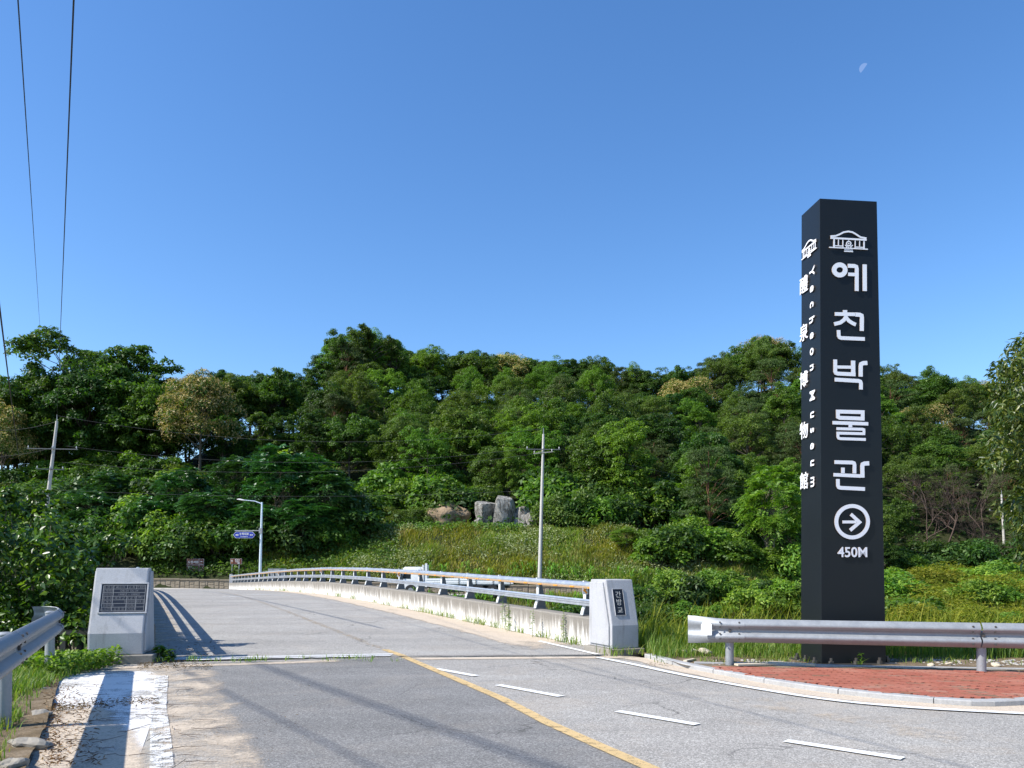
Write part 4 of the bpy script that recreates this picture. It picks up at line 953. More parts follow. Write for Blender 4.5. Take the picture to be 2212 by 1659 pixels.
def rock_mesh(seed, m, sub=2, rough_=.25, name='rock', planes=9, d0=.55):
    import bmesh
    rg = np.random.default_rng(seed); bm = bmesh.new(); bmesh.ops.create_icosphere(bm, subdivisions=sub, radius=1)
    pl_ = nrm(rg.normal(size=(planes, 3))*([1, 1, .45] if planes > 9 else [1, 1, 1])); dd = d0+.35*rg.random(planes)
    if planes > 9: pl_[0] = nrm(np.array([.15, -.1, 1.0])); dd[0] = .48
    for v in bm.verts:
        p = np.array(v.co); 
        for a, b in zip(pl_, dd):
            s = p@a
            if s > b: p = p-a*(s-b)*.92
        p *= 1+rough_*.25*(math.sin(p[0]*5+seed)+math.sin(p[1]*7)+math.sin(p[2]*6)); v.co = p
    me = bpy.data.meshes.new(name); bm.to_mesh(me); bm.free(); me.materials.append(m); return me
# ------------------------------------------------------------ utility poles, lamp, signs, truck
def H1(x, y): return float(Hh(x, y))
def upole(bx, top, label, arms, r0=.19, tz=None, steel=.0):
    """bx: base point, top: top point"""
    root = empty('utility_pole', bx, 0, label, 'utility pole', None); b = Vector(bx); t_ = Vector(top)-b
    m_ = MB(); k = 10; m_.tube([t_*(i/k) for i in range(k+1)], [r0*(1-.48*i/k) for i in range(k+1)], 14); m_.build('pole_shaft', M['pole'], root, smooth=True)
    Ln = t_.length
    for f, half, ang, nin in arms:
        c = t_*f; d = Vector((math.cos(ang), math.sin(ang), 0)); a = MB(); a.box(c+Vector((0, -.16, 0)), (half*2, .07, .07), ang); ar = a.build('crossarm', M['arm'], root)
        for j in range(nin):
            q = c+d*(-half+.1+(2*half-.2)*j/max(1, nin-1))+Vector((0, -.16, .045)); s_ = MB(); s_.tube([q, q+Vector((0, 0, .10)), q+Vector((0, 0, .12)), q+Vector((0, 0, .2))], [.02, .05, .04, .02], 8); s_.build('insulator', M['insul'], ar)
    m_ = MB(); m_.tube([t_*.999, t_*.999+Vector((0, 0, .55))], [.04, .025], 6); m_.build('pole_tip', M['galv'], root)
    m_ = MB(); m_.tube([t_*.1+Vector((.2, -.1, 0)), t_*.55+Vector((.13, -.1, 0))], .025, 5); m_.build('cable_riser', M['wire_far'], root); return root
pl_t, pl_b = at(123, 910, 62.5), at(88, 1180, 62.0)
pL = upole((pl_b.x-.15, 62.0, pl_b.z-2.5), pl_t, 'leaning concrete utility pole behind the leafy bush, with two wide crossarms', [(.82, 1.9, .12, 3), (.69, 1.0, .3, 3)], .19)
pm_t, pm_b = at(1174, 938, 68.5), at(1164.5, 1262, 68.0)
pM = upole((pm_b.x, 68.0, -1.15), pm_t, 'tall pale concrete utility pole beside the grassy bank, rising above the bridge railing', [(.905, 1.5, .08, 3), (.885, 1.0, -.6, 2)], .19)
pr_t, pr_b = at(2163.5, 1068, 100), at(2175, 1288, 99.5)
pR = upole((pr_b.x, 99.5, pr_b.z-.3), pr_t, 'white utility pole in front of the bare trees at the right hand edge', [(.84, 1.9, .1, 3)], .22)
for f, L_ in ((.86, 2.0), (.905, 1.3)):
    pass
def wire(a, b, sag, r, label, m='wire', grp=None, n=24):
    a, b = Vector(a), Vector(b); P = [a.lerp(b, i/n)+Vector((0, 0, -4*sag*(i/n)*(1-i/n))) for i in range(n+1)]
    o0 = a; mb = MB(); mb.tube([p-o0 for p in P], r, 5); o = mb.build('power_line', M[m], None, a, smooth=True); tag(o, label, 'power line', grp); return o
wire(at(160, 0, 6.2)+(at(160, 0, 6.2)-pl_t)*.5, pl_t+Vector((0, 0, .4)), .0, .008, 'thick black cable coming down from the top edge to the top of the leaning pole')
wire(at(36, -40, 7.0), at(89, 748, 75), .0, .007, 'thin dark cable hanging from the top edge to the big trees at left')
wire(at(-14, 560, 16), at(46, 1018, 90), .3, .022, 'cable crossing the upper left edge and running down behind the tall trees')
for k_, (xx, yy) in enumerate(((-10.9, 4.6), (-10.1, 5.2), (-15.2, 12.2))):
    d = Vector((.56, -.83, 0)); wire(Vector((xx, yy, 9+k_*.2))+d*26, Vector((xx, yy, 9+k_*.2))-d*60, 0, .016, 'overhead cable left of the road whose shadow crosses the asphalt', grp='overhead cables left of the road')
far_w = [(pl_t+Vector((0, 0, .45)), pm_t+Vector((0, 0, .5)), 1.6, 'top wire strung from the leaning pole to the pole by the bank'),
         (pl_t+(pl_b-pl_t)*.20+Vector((1, 0, 0)), pm_t+Vector((-1.2, 0, -1.2)), 1.3, 'crossarm wire strung across the dark wood between the poles'),
         (pl_t+(pl_b-pl_t)*.33+Vector((.8, 0, 0)), pm_t+Vector((-.6, 0, -1.7)), 1.2, 'lower crossarm wire strung across the dark wood between the poles'),
         (at(115, 1058, 62), at(1168, 1058, 68.3), .55, 'pale telephone cable crossing the bushes at mid height of the poles'),
         (pm_t+Vector((1.2, 0, -1.2)), pr_t+Vector((-1.5, 0, -1.8)), 1.5, 'wire running from the middle pole towards the dark sign'),
         (at(1176, 1048, 68.3), at(2168, 1210, 99.6), .8, 'telephone cable running from the middle pole to the pole at right'),
         (pr_t+Vector((0, 0, .3)), at(1895, 1055, 95), .3, 'top wire of the white pole running left behind the dark sign'),
         (at(-60, 985, 62), pl_t+(pl_b-pl_t)*.21, .3, 'upper wire leaving the leaning pole to the left edge'),
         (at(-60, 1105, 60), at(112, 1060, 62), .2, 'low pale cable leaving the leaning pole to the left edge'),
         (at(-60, 925, 62), pl_t, .4, 'top wire leaving the leaning pole to the left edge')]
for a, b, s_, lb in far_w: wire(a, b, s_, .011, lb, 'wire_far')
# street lamp
lt, lb_ = at(566, 1085, 74.8), at(561, 1268, 74.8); rt = empty('street_lamp', (lb_.x, 74.8, -.6), 0, 'pale blue street lamp with a blue road name sign beyond the bridge', 'street lamp'); o0 = Vector(rt.location)
m_ = MB(); m_.tube([Vector((0, 0, 0)), (lt-o0)*.5, lt-o0], [.15, .12, .085], 14); m_.build('lamp_post', M['lamp'], rt, smooth=True)
m_ = MB(); m_.tube([lt-o0+Vector((0, 0, -.15)), at(550, 1082.5, 74.8)-o0, at(528, 1080.5, 74.8)-o0], [.06, .05, .04], 8); m_.build('lamp_arm', M['lamp'], rt, smooth=True)
m_ = MB(); m_.tube([at(529, 1080.8, 74.8)-o0, at(524, 1080, 74.8)-o0, at(517, 1078.8, 74.8)-o0, at(512, 1078.5, 74.8)-o0], [.05, .13, .12, .04], 10, sq=(1, .6)); m_.build('lamp_head', M['white'], rt, smooth=True)
m_ = MB(); m_.tube([at(507, 1146.5, 74.6)-o0, at(560, 1146.5, 74.7)-o0], .045, 8); m_.box(at(563.5, 1146.5, 74.75)-o0, (.3, .3, .5)); m_.build('sign_bracket', M['galv'], rt)
def flatsign(parent, c, w, h, m, pts=None, name='sign_panel', th=.03, rim=None):
    pl_ = pts or [(-w/2, -h/2), (w/2, -h/2), (w/2, h/2), (-w/2, h/2)]
    root_o = Vector(parent.location); c = Vector(c)-root_o
    if rim:
        m_ = MB(); m_.prism([(u*(1+rim*2/w), v*(1+rim*2/h)) for u, v in pl_], c, (1, 0, 0), (0, 0, 1), (0, 1, 0), th); ro = m_.build('sign_rim', M['white'], parent)
    m_ = MB(); m_.prism(pl_, c-Vector((0, .006, 0)), (1, 0, 0), (0, 0, 1), (0, 1, 0), th*.8); return m_.build(name, m, parent)
def sign_text(parent, s, c, size, bold=.0, m='white'):
    o = link('lettering', text_mesh(s, size, .004, [M[m]], bold), parent, Vector(c)-Vector(parent.location)-Vector((0, .018, 0))); o.rotation_euler = (R(90), 0, 0); return o
sc_ = at(527.5, 1155.5, 74.5); wS = (at(551, 1155, 74.5)-at(504, 1155, 74.5)).length; hS = wS*.27
flatsign(rt, sc_, wS, hS, M['blue'], [(-wS/2, 0), (-wS/2+hS*.45, -hS/2), (wS/2-hS*.45, -hS/2), (wS/2, 0), (wS/2-hS*.45, hS/2), (-wS/2+hS*.45, hS/2)], rim=.025)
sign_text(rt, '수락대로', sc_+Vector((0, 0, .09)), .25, .004); sign_text(rt, 'Surakdae-ro', sc_+Vector((0, 0, -.15)), .14, .001)
sign_text(rt, '405', sc_+Vector((-.68, 0, 0)), .20, .006); sign_text(rt, '414', sc_+Vector((.68, 0, 0)), .20, .006)
# brown signs
def bsign(px0, px1, py0, py1, Y, legs, ybase, label, rows_):
    c = at((px0+px1)/2, (py0+py1)/2, Y); w = (at(px1, py0, Y)-at(px0, py0, Y)).length; h = at(px0, py0, Y).z-at(px0, py1, Y).z
    root = empty('road_sign', at((px0+px1)/2, ybase, Y+.1), 0, label, 'road sign'); o0 = Vector(root.location)
    flatsign(root, c, w, h, M['brown'], rim=.012)
    for lx in legs:
        m_ = MB(); a = at(lx, ybase, Y+.06)-o0; b = at(lx+2, py1-2, Y+.06)-o0; m_.tube([a+Vector((0, 0, -.3)), b], .05, 8); m_.build('sign_post', M['galv'], root, smooth=True)
    return root, c, w, h
def arrow_left(parent, c, L_, m='white', sgn=-1):
    m_ = MB(); s = sgn; pl_ = [(s*L_/2, 0), (s*L_*.12, L_*.27), (s*L_*.12, L_*.11), (-s*L_/2, L_*.11), (-s*L_/2, -L_*.11), (s*L_*.12, -L_*.11), (s*L_*.12, -L_*.27)]
    m_.prism(pl_, Vector(c)-Vector(parent.location)-Vector((0, .02, 0)), (1, 0, 0), (0, 0, 1), (0, 1, 0), .004); return m_.build('arrow', M[m], parent)
rs, c, w, h = bsign(404, 440, 1207.5, 1233, 77.6, (409, 429), 1251, 'brown two line sign with 도정서원 and left arrows, above the stone faced wall', 2)
sign_text(rs, '도정서원', c+Vector((-w*.13, 0, h*.24)), h*.25, .003); sign_text(rs, '한맥CC', c+Vector((-w*.15, 0, -h*.25)), h*.27, .003)
arrow_left(rs, c+Vector((w*.37, 0, h*.28)), w*.13); arrow_left(rs, c+Vector((w*.37, 0, -h*.22)), w*.13)
sign_text(rs, '1.0km', c+Vector((w*.36, 0, h*.08)), h*.11); sign_text(rs, '1.6km', c+Vector((w*.36, 0, -h*.40)), h*.11)
m_ = MB(); m_.box(c-Vector(rs.location)-Vector((0, .02, 0)), (w, .01, .015)); m_.box(c-Vector(rs.location)-Vector((-w*.23, .022, 0)), (.015, .01, h)); m_.build('sign_divider', M['white'], rs)
rs, c, w, h = bsign(498, 522, 1207, 1218.5, 77.0, (500, 515), 1250, 'small brown sign reading 초간사 beside the end post of the bridge railing', 1)
sign_text(rs, '초간사', c+Vector((w*.12, 0, h*.26)), h*.32, .004)
m_ = MB(); m_.box(c-Vector(rs.location)+Vector((-w*.36, -.02, 0)), (w*.2, .01, h*.8)); m_.build('temple_symbol', M['rust'], rs)
sign_text(rs, '卍', c+Vector((-w*.36, -.01, h*.12)), h*.36, .004)
sign_text(rs, 'Chogansa', c+Vector((w*.12, 0, -h*.08)), h*.2, .003); arrow_left(rs, c+Vector((w*.24, 0, -h*.32)), w*.22, sgn=1)
# back of a panel beyond the railing
c = at(599, 1237, 75.5); bp = empty('sign_board', c+Vector((0, 0, -.9)), 0, 'grey back of a sign board showing just above the bridge railing', 'sign board'); w = (at(619, 1230, 75.5)-at(579, 1230, 75.5)).length
MB().box((0, 0, .9), (w, .04, .8)).build('sign_panel', M['sign_back'], bp)
for s in (-.5, .5): MB().box((s, -.05, .6), (.14, .06, 1.3)).build('sign_post', M['galv'], bp)
# small white post at right
c = at(1954, 1282, 90); wp = empty('marker_post', c, 0, 'thin white marker post with a small plate at the edge of the yellow green field', 'marker post'); m_ = MB(); m_.tube([Vector((0, 0, -.3)), at(1954, 1240, 90)-c], .06, 6); m_.build('post', M['white'], wp); MB().box(at(1954.5, 1250, 89.9)-c, (.28, .03, .65)).build('plate', M['white'], wp)
# truck
TY = 68.2; tl = at(868, 1290, TY); tr = at(1108, 1290, TY); Lt = tr.x-tl.x; zt = zroad(-5)+.03
trk = empty('cargo_truck', (tl.x, TY, zt), math.atan2(ywall(tr.x)-ywall(tl.x), Lt), 'white flatbed cargo truck driving behind the bridge railing', 'truck')
TH = at(900, 1224.5, TY).z-zt
cb = MB(); cw = Lt*.205
cb.prism([(.05, .55), (.0, 1.1), (.08, 1.45), (.38, TH-.12), (.55, TH), (cw-.12, TH), (cw, TH-.12), (cw, .55)], (0, -1.1, 0), (1, 0, 0), (0, 0, 1), (0, 1, 0), 2.2); cab = cb.build('cab', M['truck'], trk, bevel=.05, smooth=True)
MB().prism([(.30, 1.5), (.52, TH-.35), (1.05, TH-.35), (1.05, 1.5)], (0, -1.115, 0), (1, 0, 0), (0, 0, 1), (0, 1, 0), .02).build('side_window', M['glass'], trk)
MB().box((.02, 0, .75), (.14, 2.1, .3)).build('bumper', M['truck'], trk)
MB().box((.25, -1.22, TH-.55), (.08, .12, .45)).build('wing_mirror', M['dark_steel'], trk)
MB().box((cw+.12, 0, TH/2+.45), (.10, 2.1, TH-.55)).build('headboard', M['truck'], trk)
MB().box((cw+.42, -1.05, TH/2+.55), (.16, .16, TH-.5)).build('stake_post', M['truck'], trk)
bx0, bx1 = cw+.35, Lt; nb = 5
MB().box(((bx0+bx1)/2, 0, 1.02), (bx1-bx0, 2.2, .10)).build('load_bed', M['sign_back'], trk)
for i in range(nb):
    a = bx0+(bx1-bx0)*i/nb+.02; b = bx0+(bx1-bx0)*(i+1)/nb-.04
    for s in (-1, 1):
        m_ = MB(); m_.box(((a+b)/2, s*1.12, 1.30), (b-a, .05, .46))
        for zz in (1.2, 1.4): m_.box(((a+b)/2, s*1.15, zz), (b-a-.1, .03, .04))
        m_.build('side_board', M['truck'], trk)
    MB().box((b+.02, -1.16, 1.25), (.05, .06, .62)).build('board_post', M['dark_steel'], trk)
MB().box((Lt*.55, 0, .82), (Lt*.85, .9, .22)).build('chassis', M['dark_steel'], trk)
MB().box((Lt*.5, -.9, .62), (1.5, .4, .5)).build('fuel_tank', M['dark_steel'], trk)
for x in (cw*.55, Lt*.72, Lt*.72+1.15):
    for s in (-1, 1):
        m_ = MB(); m_.tube([(x, s*1.08-.15, .5), (x, s*1.08+.15, .5)], .5, 20); wo = m_.build('wheel', M['rubber'], trk, smooth=True); m_ = MB(); m_.tube([(x, s*1.08-.16, .5), (x, s*1.08+.16, .5)], .24, 14); m_.build('rim', M['galv'], wo)
# stone faced walls across the river: panel by panel
def panel_mesh(L_, Hh_, seed, taper=0):
    rg = np.random.default_rng(seed); m_ = MB(); m_.box((L_/2, .15, Hh_/2-.1), (L_, .24, Hh_+.2)); m_.box((L_/2, .10, Hh_-.05), (L_, .36, .12))
    xs_ = 0; cols_ = [0]+sorted((np.arange(1, 4)/4*L_+rg.normal(size=3)*.06).tolist())+[L_]
    for i in range(4):
        r_ = [.02, .34+rg.normal()*.07, .60+rg.normal()*.05, Hh_-.13]
        if i % 2: r_ = [.02, .26+rg.normal()*.05, Hh_-.13]
        for a, b in zip(r_[:-1], r_[1:]):
            j = lambda: rg.normal()*.025
            q = [(cols_[i]+.025+j()*.5, a+.02), (cols_[i+1]-.025, a+.02+j()), (cols_[i+1]-.025+j()*.5, b-.02), (cols_[i]+.025, b-.02+j())]
            q = [(min(max(u, .02), L_-.02), min(max(v, 0.0), Hh_-.12)) for u, v in q]
            cx_ = sum(u for u, v in q)/4; cz_ = sum(v for u, v in q)/4; dp = .02+.03*rg.random()
            inn = [(cx_+(u-cx_)*.78, cz_+(v-cz_)*.78) for u, v in q]
            m_.add([(u, .03, v) for u, v in q]+[(u, .03-dp, v) for u, v in inn], [(4, 5, 6, 7)]+[(k, (k+1) % 4, (k+1) % 4+4, k+4) for k in range(4)])
    return m_.mesh('wall_panel', M['wallstone'])
M['wallstone'] = concrete('moulded_wall_stone', (.27, .225, .165), 1.0)
rw = empty('retaining_wall', (-60, ywall(-60), -.5), 0, 'low brown stone faced retaining wall of moulded panels across the river', 'retaining wall'); pms = [panel_mesh(1.96, .95, s) for s in range(4)]; aw = math.atan2(ywall(16)-ywall(-60), 76)
x = -60.0; i = 0
while x < 15.5:
    hw_ = 1-float(smooth(10.5, 17.5, x+1)); o = link('wall_panel', pms[i % 4], rw, (x+60, ywall(x)-ywall(-60)-.1, zroad(x)+.5)); o.rotation_euler = (0, 0, aw); o.scale = (1, 1, max(.15, hw_)); x += 1.985; i += 1

# ------------------------------------------------------------ the wood on the hill
rng = np.random.default_rng(11)
TREE_LABEL = {'oak': ('broad mid green oak', 'oak_tree'), 'dark': ('dark green rounded tree', 'broadleaf_tree'), 'robinia': ('bright green feathery tree', 'locust_tree'), 'olive': ('olive green tree', 'broadleaf_tree'),
              'chestnut': ('cream flowering chestnut tree', 'chestnut_tree'), 'pine': ('pine with layered dark needles', 'pine_tree'), 'conifer': ('narrow pointed conifer', 'conifer_tree'), 'tall': ('tall open crowned oak', 'oak_tree'),
              'ailanthus': ('glossy dark tree with long feather shaped leaves', 'feather_leaf_tree'), 'ailanthus_lime': ('yellow green tree with feather shaped leaves', 'feather_leaf_tree'), 'willow': ('pale green tree with upright plumes', 'broadleaf_tree')}
protos = {}
def tree_proto(kind, v):
    k = (kind, v)
    if k not in protos: protos[k] = proto_tree(kind, 100+v*17+sum(map(ord, kind)))
    return protos[k]
def zone(px):
    for lim, s in ((130, 'at far left'), (330, 'above the plaque stone'), (520, 'by the tan tree'), (620, 'above the street lamp'), (720, 'right of the street lamp'), (820, 'below the tallest oaks'), (920, 'right of the tallest oaks'), (1020, 'left of the rocks'), (1120, 'above the rocks'), (1240, 'behind the middle pole'), (1370, 'right of the middle pole'), (1500, 'above the name stone'), (1620, 'well left of the pillar'), (1730, 'just left of the pillar'), (1930, 'behind the pillar'), (2060, 'right of the pillar')):
        if px < lim: return s
    return 'near the right edge'
def tree(kind, x, y, h, w=None, z=None, v=None, label=None, rows=''):
    v = int(rng.integers(0, 3 if kind in ('oak', 'dark') else 2)) if v is None else v; v = v if kind in ('oak', 'dark', 'ailanthus') else v % 2; cr, tr = tree_proto(kind, v); desc, nm = TREE_LABEL[kind]
    lb = label or f'{desc} {rows} {zone(px_of(x, y))}'.replace('  ', ' ')
    z = H1(x, y)-.15 if z is None else z
    root = empty(nm, (x, y, z), float(rng.random()*6.28), lb, 'tree', None if label else lb)
    s = h/10; ws = (w or s); root.scale = (ws, ws, s)
    link('trunk', tr, root); link('crown', cr, root); return root
kinds_by = lambda px, t_: (['oak', 'dark', 'tall', 'robinia', 'olive'], [.35, .3, .1, .15, .1]) if px < 700 else ((['oak', 'dark', 'robinia', 'olive', 'pine', 'conifer', 'willow', 'chestnut'], [.26, .17, .17, .16, .12, .04, .05, .03]) if px < 1350 else (['oak', 'dark', 'robinia', 'olive', 'pine', 'conifer', 'chestnut'], [.2, .13, .1, .16, .36, .02, .03]))
ntree = 0; placed = []
spec = []
cells_ = []
yy = 90.0
while yy < 176:
    step = 6.0+.018*(yy-90)*2; n = int(1.56*yy/step)
    for i in range(n+1):
        u = -.78+1.56*(i+.5*(int(yy) % 2))/n; cells_.append((u*yy+rng.normal()*1.3, yy+rng.normal()*1.5))
    yy += 5.6+.035*(yy-90)
for x, y in cells_:
    u = x/y; px = px_of(x, y); yr, zr = ridge(u); yr = float(yr); L_ = float(lerp(x, [-33, -19, 22, 30], [30, 14, 14, 20])); yb = float(ywall(x))+L_+float(lerp(x, [-33, -19, 30], [2, 6, 3]))
    if y > yr+7 or y < yb+1.5: continue
    if px < 340 and y < yr-6: continue
    if 900 < px < 1190 and y < 98: continue
    if 1900 < px < 2190 and y < 103: continue
    t_ = (y-yb)/max(1, yr-yb); ks, pb = kinds_by(px, t_); kind = str(rng.choice(ks, p=np.array(pb)/sum(pb)))
    z = H1(x, y)
    sky = 1225-float(lerp(px, SKY_X, SKY_Y)); ztop = sky/F*y+EYE
    if y > yr-11:
        h = ztop-z+rng.normal()*.7; h = float(np.clip(h, 4.5, 19))
    else: h = float(np.clip(rng.normal(9.6, 1.5), 6.5, 13)); h = min(h, max(5, ztop-z-1.5))
    if px < 340 and y > yr-7: kind = str(rng.choice(['tall', 'oak', 'dark'], p=[.6, .2, .2])); h = float(np.clip(ztop-z-rng.random()*2.2, 8, 19)); 
    if h > 13.5 and kind in ('olive', 'robinia'): kind = 'tall'
    rows_ = 'on the skyline' if y > yr-11 else ('high up' if t_ > .6 else ('upslope' if t_ > .38 else ('midslope' if t_ > .2 else 'at the hill foot')))
    wdt = (h/10)**.75*float(rng.uniform(.9, 1.15))*(1.0 if px > 340 else 1.25)
    if ntree < 288: tree(kind, x, y, h, wdt, rows=rows_); ntree += 1
for i in range(15):
    px = -40+26*i; Y = float(rng.uniform(108, 116)); x = (px-CX)/F*Y; z = H1(x, Y); zt2 = (1225-float(lerp(px, SKY_X, SKY_Y)))/F*Y+EYE; h = zt2-z-rng.random()*5-(2 if i % 2 else 0)
    if px < 330: tree(str(rng.choice(['oak', 'dark', 'tall'])), x, Y, float(h), float(h)/10*.95, rows=f'{["first", "second", "third", "fourth", "fifth", "sixth", "seventh", "eighth", "ninth", "tenth", "eleventh", "twelfth", "thirteenth", "fourteenth", "fifteenth"][i]} along the big grove')
for i in range(62):
    px = 345+32*i+float(rng.normal()*5); 
    if 1700 < px < 1760 or px > 2290: continue
    u = (px-CX)/F; Y = float(ridge(u)[0])+float(rng.uniform(-5, 1)); x = u*Y; z = H1(x, Y); h = (1225-float(lerp(px, SKY_X, SKY_Y)))/F*Y+EYE-z+float(rng.normal()*.35)
    ks = ['oak', 'dark', 'olive', 'robinia'] if px < 1300 else ['pine', 'oak', 'dark', 'olive', 'pine', 'robinia']
    if h > 3.5: tree(str(rng.choice(ks)), x, Y, float(min(h, 14)), float(min(h, 12))/10*.9, rows='along the ridge line')
for i in range(10):
    px = 30+34*i; Y = float(rng.uniform(110, 113)); x = (px-CX)/F*Y; tree(str(rng.choice(['oak', 'dark'])), x, Y, float(rng.uniform(6, 8.5)), float(rng.uniform(.75, .95)), rows=f'low in grove {["at its left tip", "near its left tip", "left of the pole", "behind the pole", "right of the pole", "past the pole", "at its middle", "past its middle", "near its end", "at its end"][i]}')
print('TREES', ntree, len(protos))
# trees one picks out at once
def T(kind, px, py_top, Y, w_px, label, v=0, zb=None):
    p = at(px, py_top, Y); x = p.x; z = H1(x, Y)-.2 if zb is None else zb; h = p.z-z
    return tree(kind, x, Y, h, w_px/F*Y/7.4, z=z, v=v, label=label)
T('chestnut', 432, 812, 106, 150, 'large tree covered with tan catkins on the left part of the skyline', 0)
T('chestnut', 8, 880, 104, 100, 'tan flowering tree cut by the left edge, behind the leaning pole', 1)
T('tall', 790, 714, 146, 95, 'tallest oak on the skyline, open crown with dark limbs, left of centre', 0)
T('tall', 738, 730, 143, 85, 'second tall oak on the skyline, leaning over the dip at left', 1)
T('tall', 855, 740, 150, 80, 'open oak on the skyline just right of the tallest one', 2)
T('oak', 1650, 722, 160, 48, 'highest dark tree on the skyline left of the dark pillar sign', 1)
T('chestnut', 1482, 820, 150, 95, 'cream flowering chestnut high on the hillside left of the dark sign', 2)
T('chestnut', 1990, 880, 138, 95, 'cream flowering chestnut high on the hillside right of the dark sign', 0)
T('willow', 1170, 800, 152, 90, 'pale plume crowned tree high on the hillside above the middle pole', 0)
T('conifer', 705, 800, 150, 40, 'small pointed conifer at the left foot of the tallest oaks', 0)
T('pine', 1225, 935, 104, 115, 'dark spreading pine just behind the middle utility pole', 0)
T('pine', 1290, 960, 106, 80, 'smaller dark pine to the right of the middle utility pole', 1)
T('pine', 1172, 925, 108, 80, 'thin pine left of the middle utility pole with a bare crooked trunk', 2)
T('ailanthus', 620, 975, 84.5, 175, 'big glossy feather leaved tree behind the street lamp', 0)
T('ailanthus', 520, 985, 87, 130, 'feather leaved tree left of the street lamp', 1)
T('ailanthus', 705, 1010, 84, 130, 'dark feather leaved tree right of the street lamp, over the shaded bank', 2)
T('ailanthus', 395, 1015, 85, 125, 'round glossy leaved tree above the brown road sign', 1)
T('ailanthus', 255, 1020, 90, 130, 'feather leaved tree behind the wide plaque stone', 2)
T('ailanthus', 330, 1080, 82, 100, 'low feather leaved tree by the river bank behind the plaque stone', 0)
T('ailanthus', 448, 1060, 81, 120, 'feather leaved tree right over the larger brown sign', 0)
T('ailanthus', 560, 1090, 80.5, 110, 'low feather leaved tree just behind the street lamp post', 1)
T('ailanthus', 660, 1085, 81, 120, 'low feather leaved tree shading the bank right of the street lamp', 0)
T('ailanthus', 190, 1060, 84, 120, 'feather leaved tree right of the leaning pole', 1)
T('ailanthus_lime', 1668, 1008, 80, 150, 'bright yellow green tree standing left of the dark pillar sign', 0)
T('ailanthus_lime', 1462, 1040, 96, 70, 'small yellow green tree at the foot of the wood left of the dark sign', 1)
T('dark', 1705, 1110, 86, 90, 'dark bush like tree hugging the left side of the pillar sign', 0)
T('robinia', 1350, 1140, 80, 85, 'feathery green tree casting a shadow on the grassy bank', 1)
T('robinia', 1100, 975, 98, 80, 'green tree growing over the grey rocks', 2)
T('robinia', 940, 990, 104, 120, 'bright green tree above the bare earth patch', 0)
T('dark', 1520, 1100, 98, 90, 'dark green tree behind the crop terrace', 2)
T('oak', 1925, 1080, 98, 90, 'mid green tree just right of the pillar sign', 0)
T('dark', 1918, 1170, 90, 70, 'low dark tree at the foot of the pillar sign', 1)
bt = [bare_tree(s_, 10, .42, 5) for s_ in (3, 8)]
for i, (px, pyt, Y, sc, lb) in enumerate(((1985, 1020, 97, 1, 'bare brown tree right of the pillar sign, full of thin twigs'), (2045, 1000, 102, 1, 'taller bare brown tree behind the first bare one'), (2142, 1015, 96, 1, 'bare grey tree with a leaning trunk, left of the white pole'), (2105, 1110, 97, 1, 'low bare shrub between the two bare trees'))):
    p = at(px, pyt, Y); z = H1(p.x, Y)-.1; root = empty('bare_tree', (p.x, Y, z), i*1.7, lb, 'tree'); s_ = (p.z-z)/8.6; root.scale = (s_*1.15, s_*1.15, s_); link('branches', bt[i % 2], root)
mo = link('earth_mound', rock_mesh(33, soil('dry_bare_earth', [(.10, .08, .04), (.30, .22, .14), (.40, .30, .20)], .8), 4, .4), None, at(966, 1118, 91.6)); mo.scale = (2.4, 2.2, 2.1); tag(mo, 'patch of bare tan earth left of the grey rocks', 'earth mound')
# shrubs on the banks
shp = {}
SH = {'green': 'leafy green shrub', 'dark': 'dark green shrub', 'olive': 'olive green shrub', 'lime': 'light green shrub', 'yellow': 'yellow green shrub', 'under': 'dense dark bush', 'brownish': 'half withered brown shrub'}
def shrub(kind, x, y, s, hz=None, z=None, where='', label=None, pre='', post=''):
    v = int(rng.integers(0, 2)); k = (kind, v)
    if k not in shp: shp[k] = proto_shrub(kind, 300+v+sum(map(ord, kind)))
    lb = label or f'{pre} {SH[kind]} {where}{post}'.strip(); r_ = empty('shrub', (x, y, (H1(x, y)-.1) if z is None else z), float(rng.random()*6.28), lb, 'shrub', None if label else lb); r_.scale = (s, s, (hz or s)); link('stems', shp[k][1], r_); link('foliage', shp[k][0], r_); return r_
def band(kinds, px0, px1, Y0, Y1, n, s0, s1, where, hz=1.0):
    n = max(4, int(n*.66)); s0, s1 = s0*1.12, s1*1.12
    for i in range(n):
        px = px0+(px1-px0)*(i+rng.random())/n; Y = rng.uniform(Y0, Y1); x = (px-CX)/F*Y; s = rng.uniform(s0, s1); f_ = (px-px0)/(px1-px0); sw = 'small' if s < s0+(s1-s0)*.35 else ('large' if s > s0+(s1-s0)*.68 else 'mid sized'); shrub(str(rng.choice(kinds)), x, Y, s, s*hz*rng.uniform(.8, 1.2), where=where, pre=sw, post=', left end' if f_ < .25 else (', left of middle' if f_ < .5 else (', right of middle' if f_ < .75 else ', right end')))
band(['green', 'dark', 'lime', 'under'], 20, 345, 80, 92, 26, 1.5, 2.6, 'on the slope behind the plaque stone')
band(['green', 'olive', 'green', 'dark'], -20, 420, 95, 110, 46, 1.5, 2.4, 'below the big trees on the left slope', .8)
band(['dark', 'under', 'green', 'dark'], 300, 790, 79.5, 86, 44, 1.2, 2.1, 'in the shade behind the street lamp')
band(['green', 'lime', 'green', 'dark'], 330, 560, 80.6, 82.2, 34, 1.2, 2.0, 'above the wall by the brown signs')
band(['green', 'dark', 'olive', 'green'], 780, 1040, 95, 99, 16, 1.3, 2.4, 'above the terrace left of the rocks')
band(['brownish', 'olive'], 850, 930, 90.5, 92.5, 6, .8, 1.4, 'beside the bare earth patch')
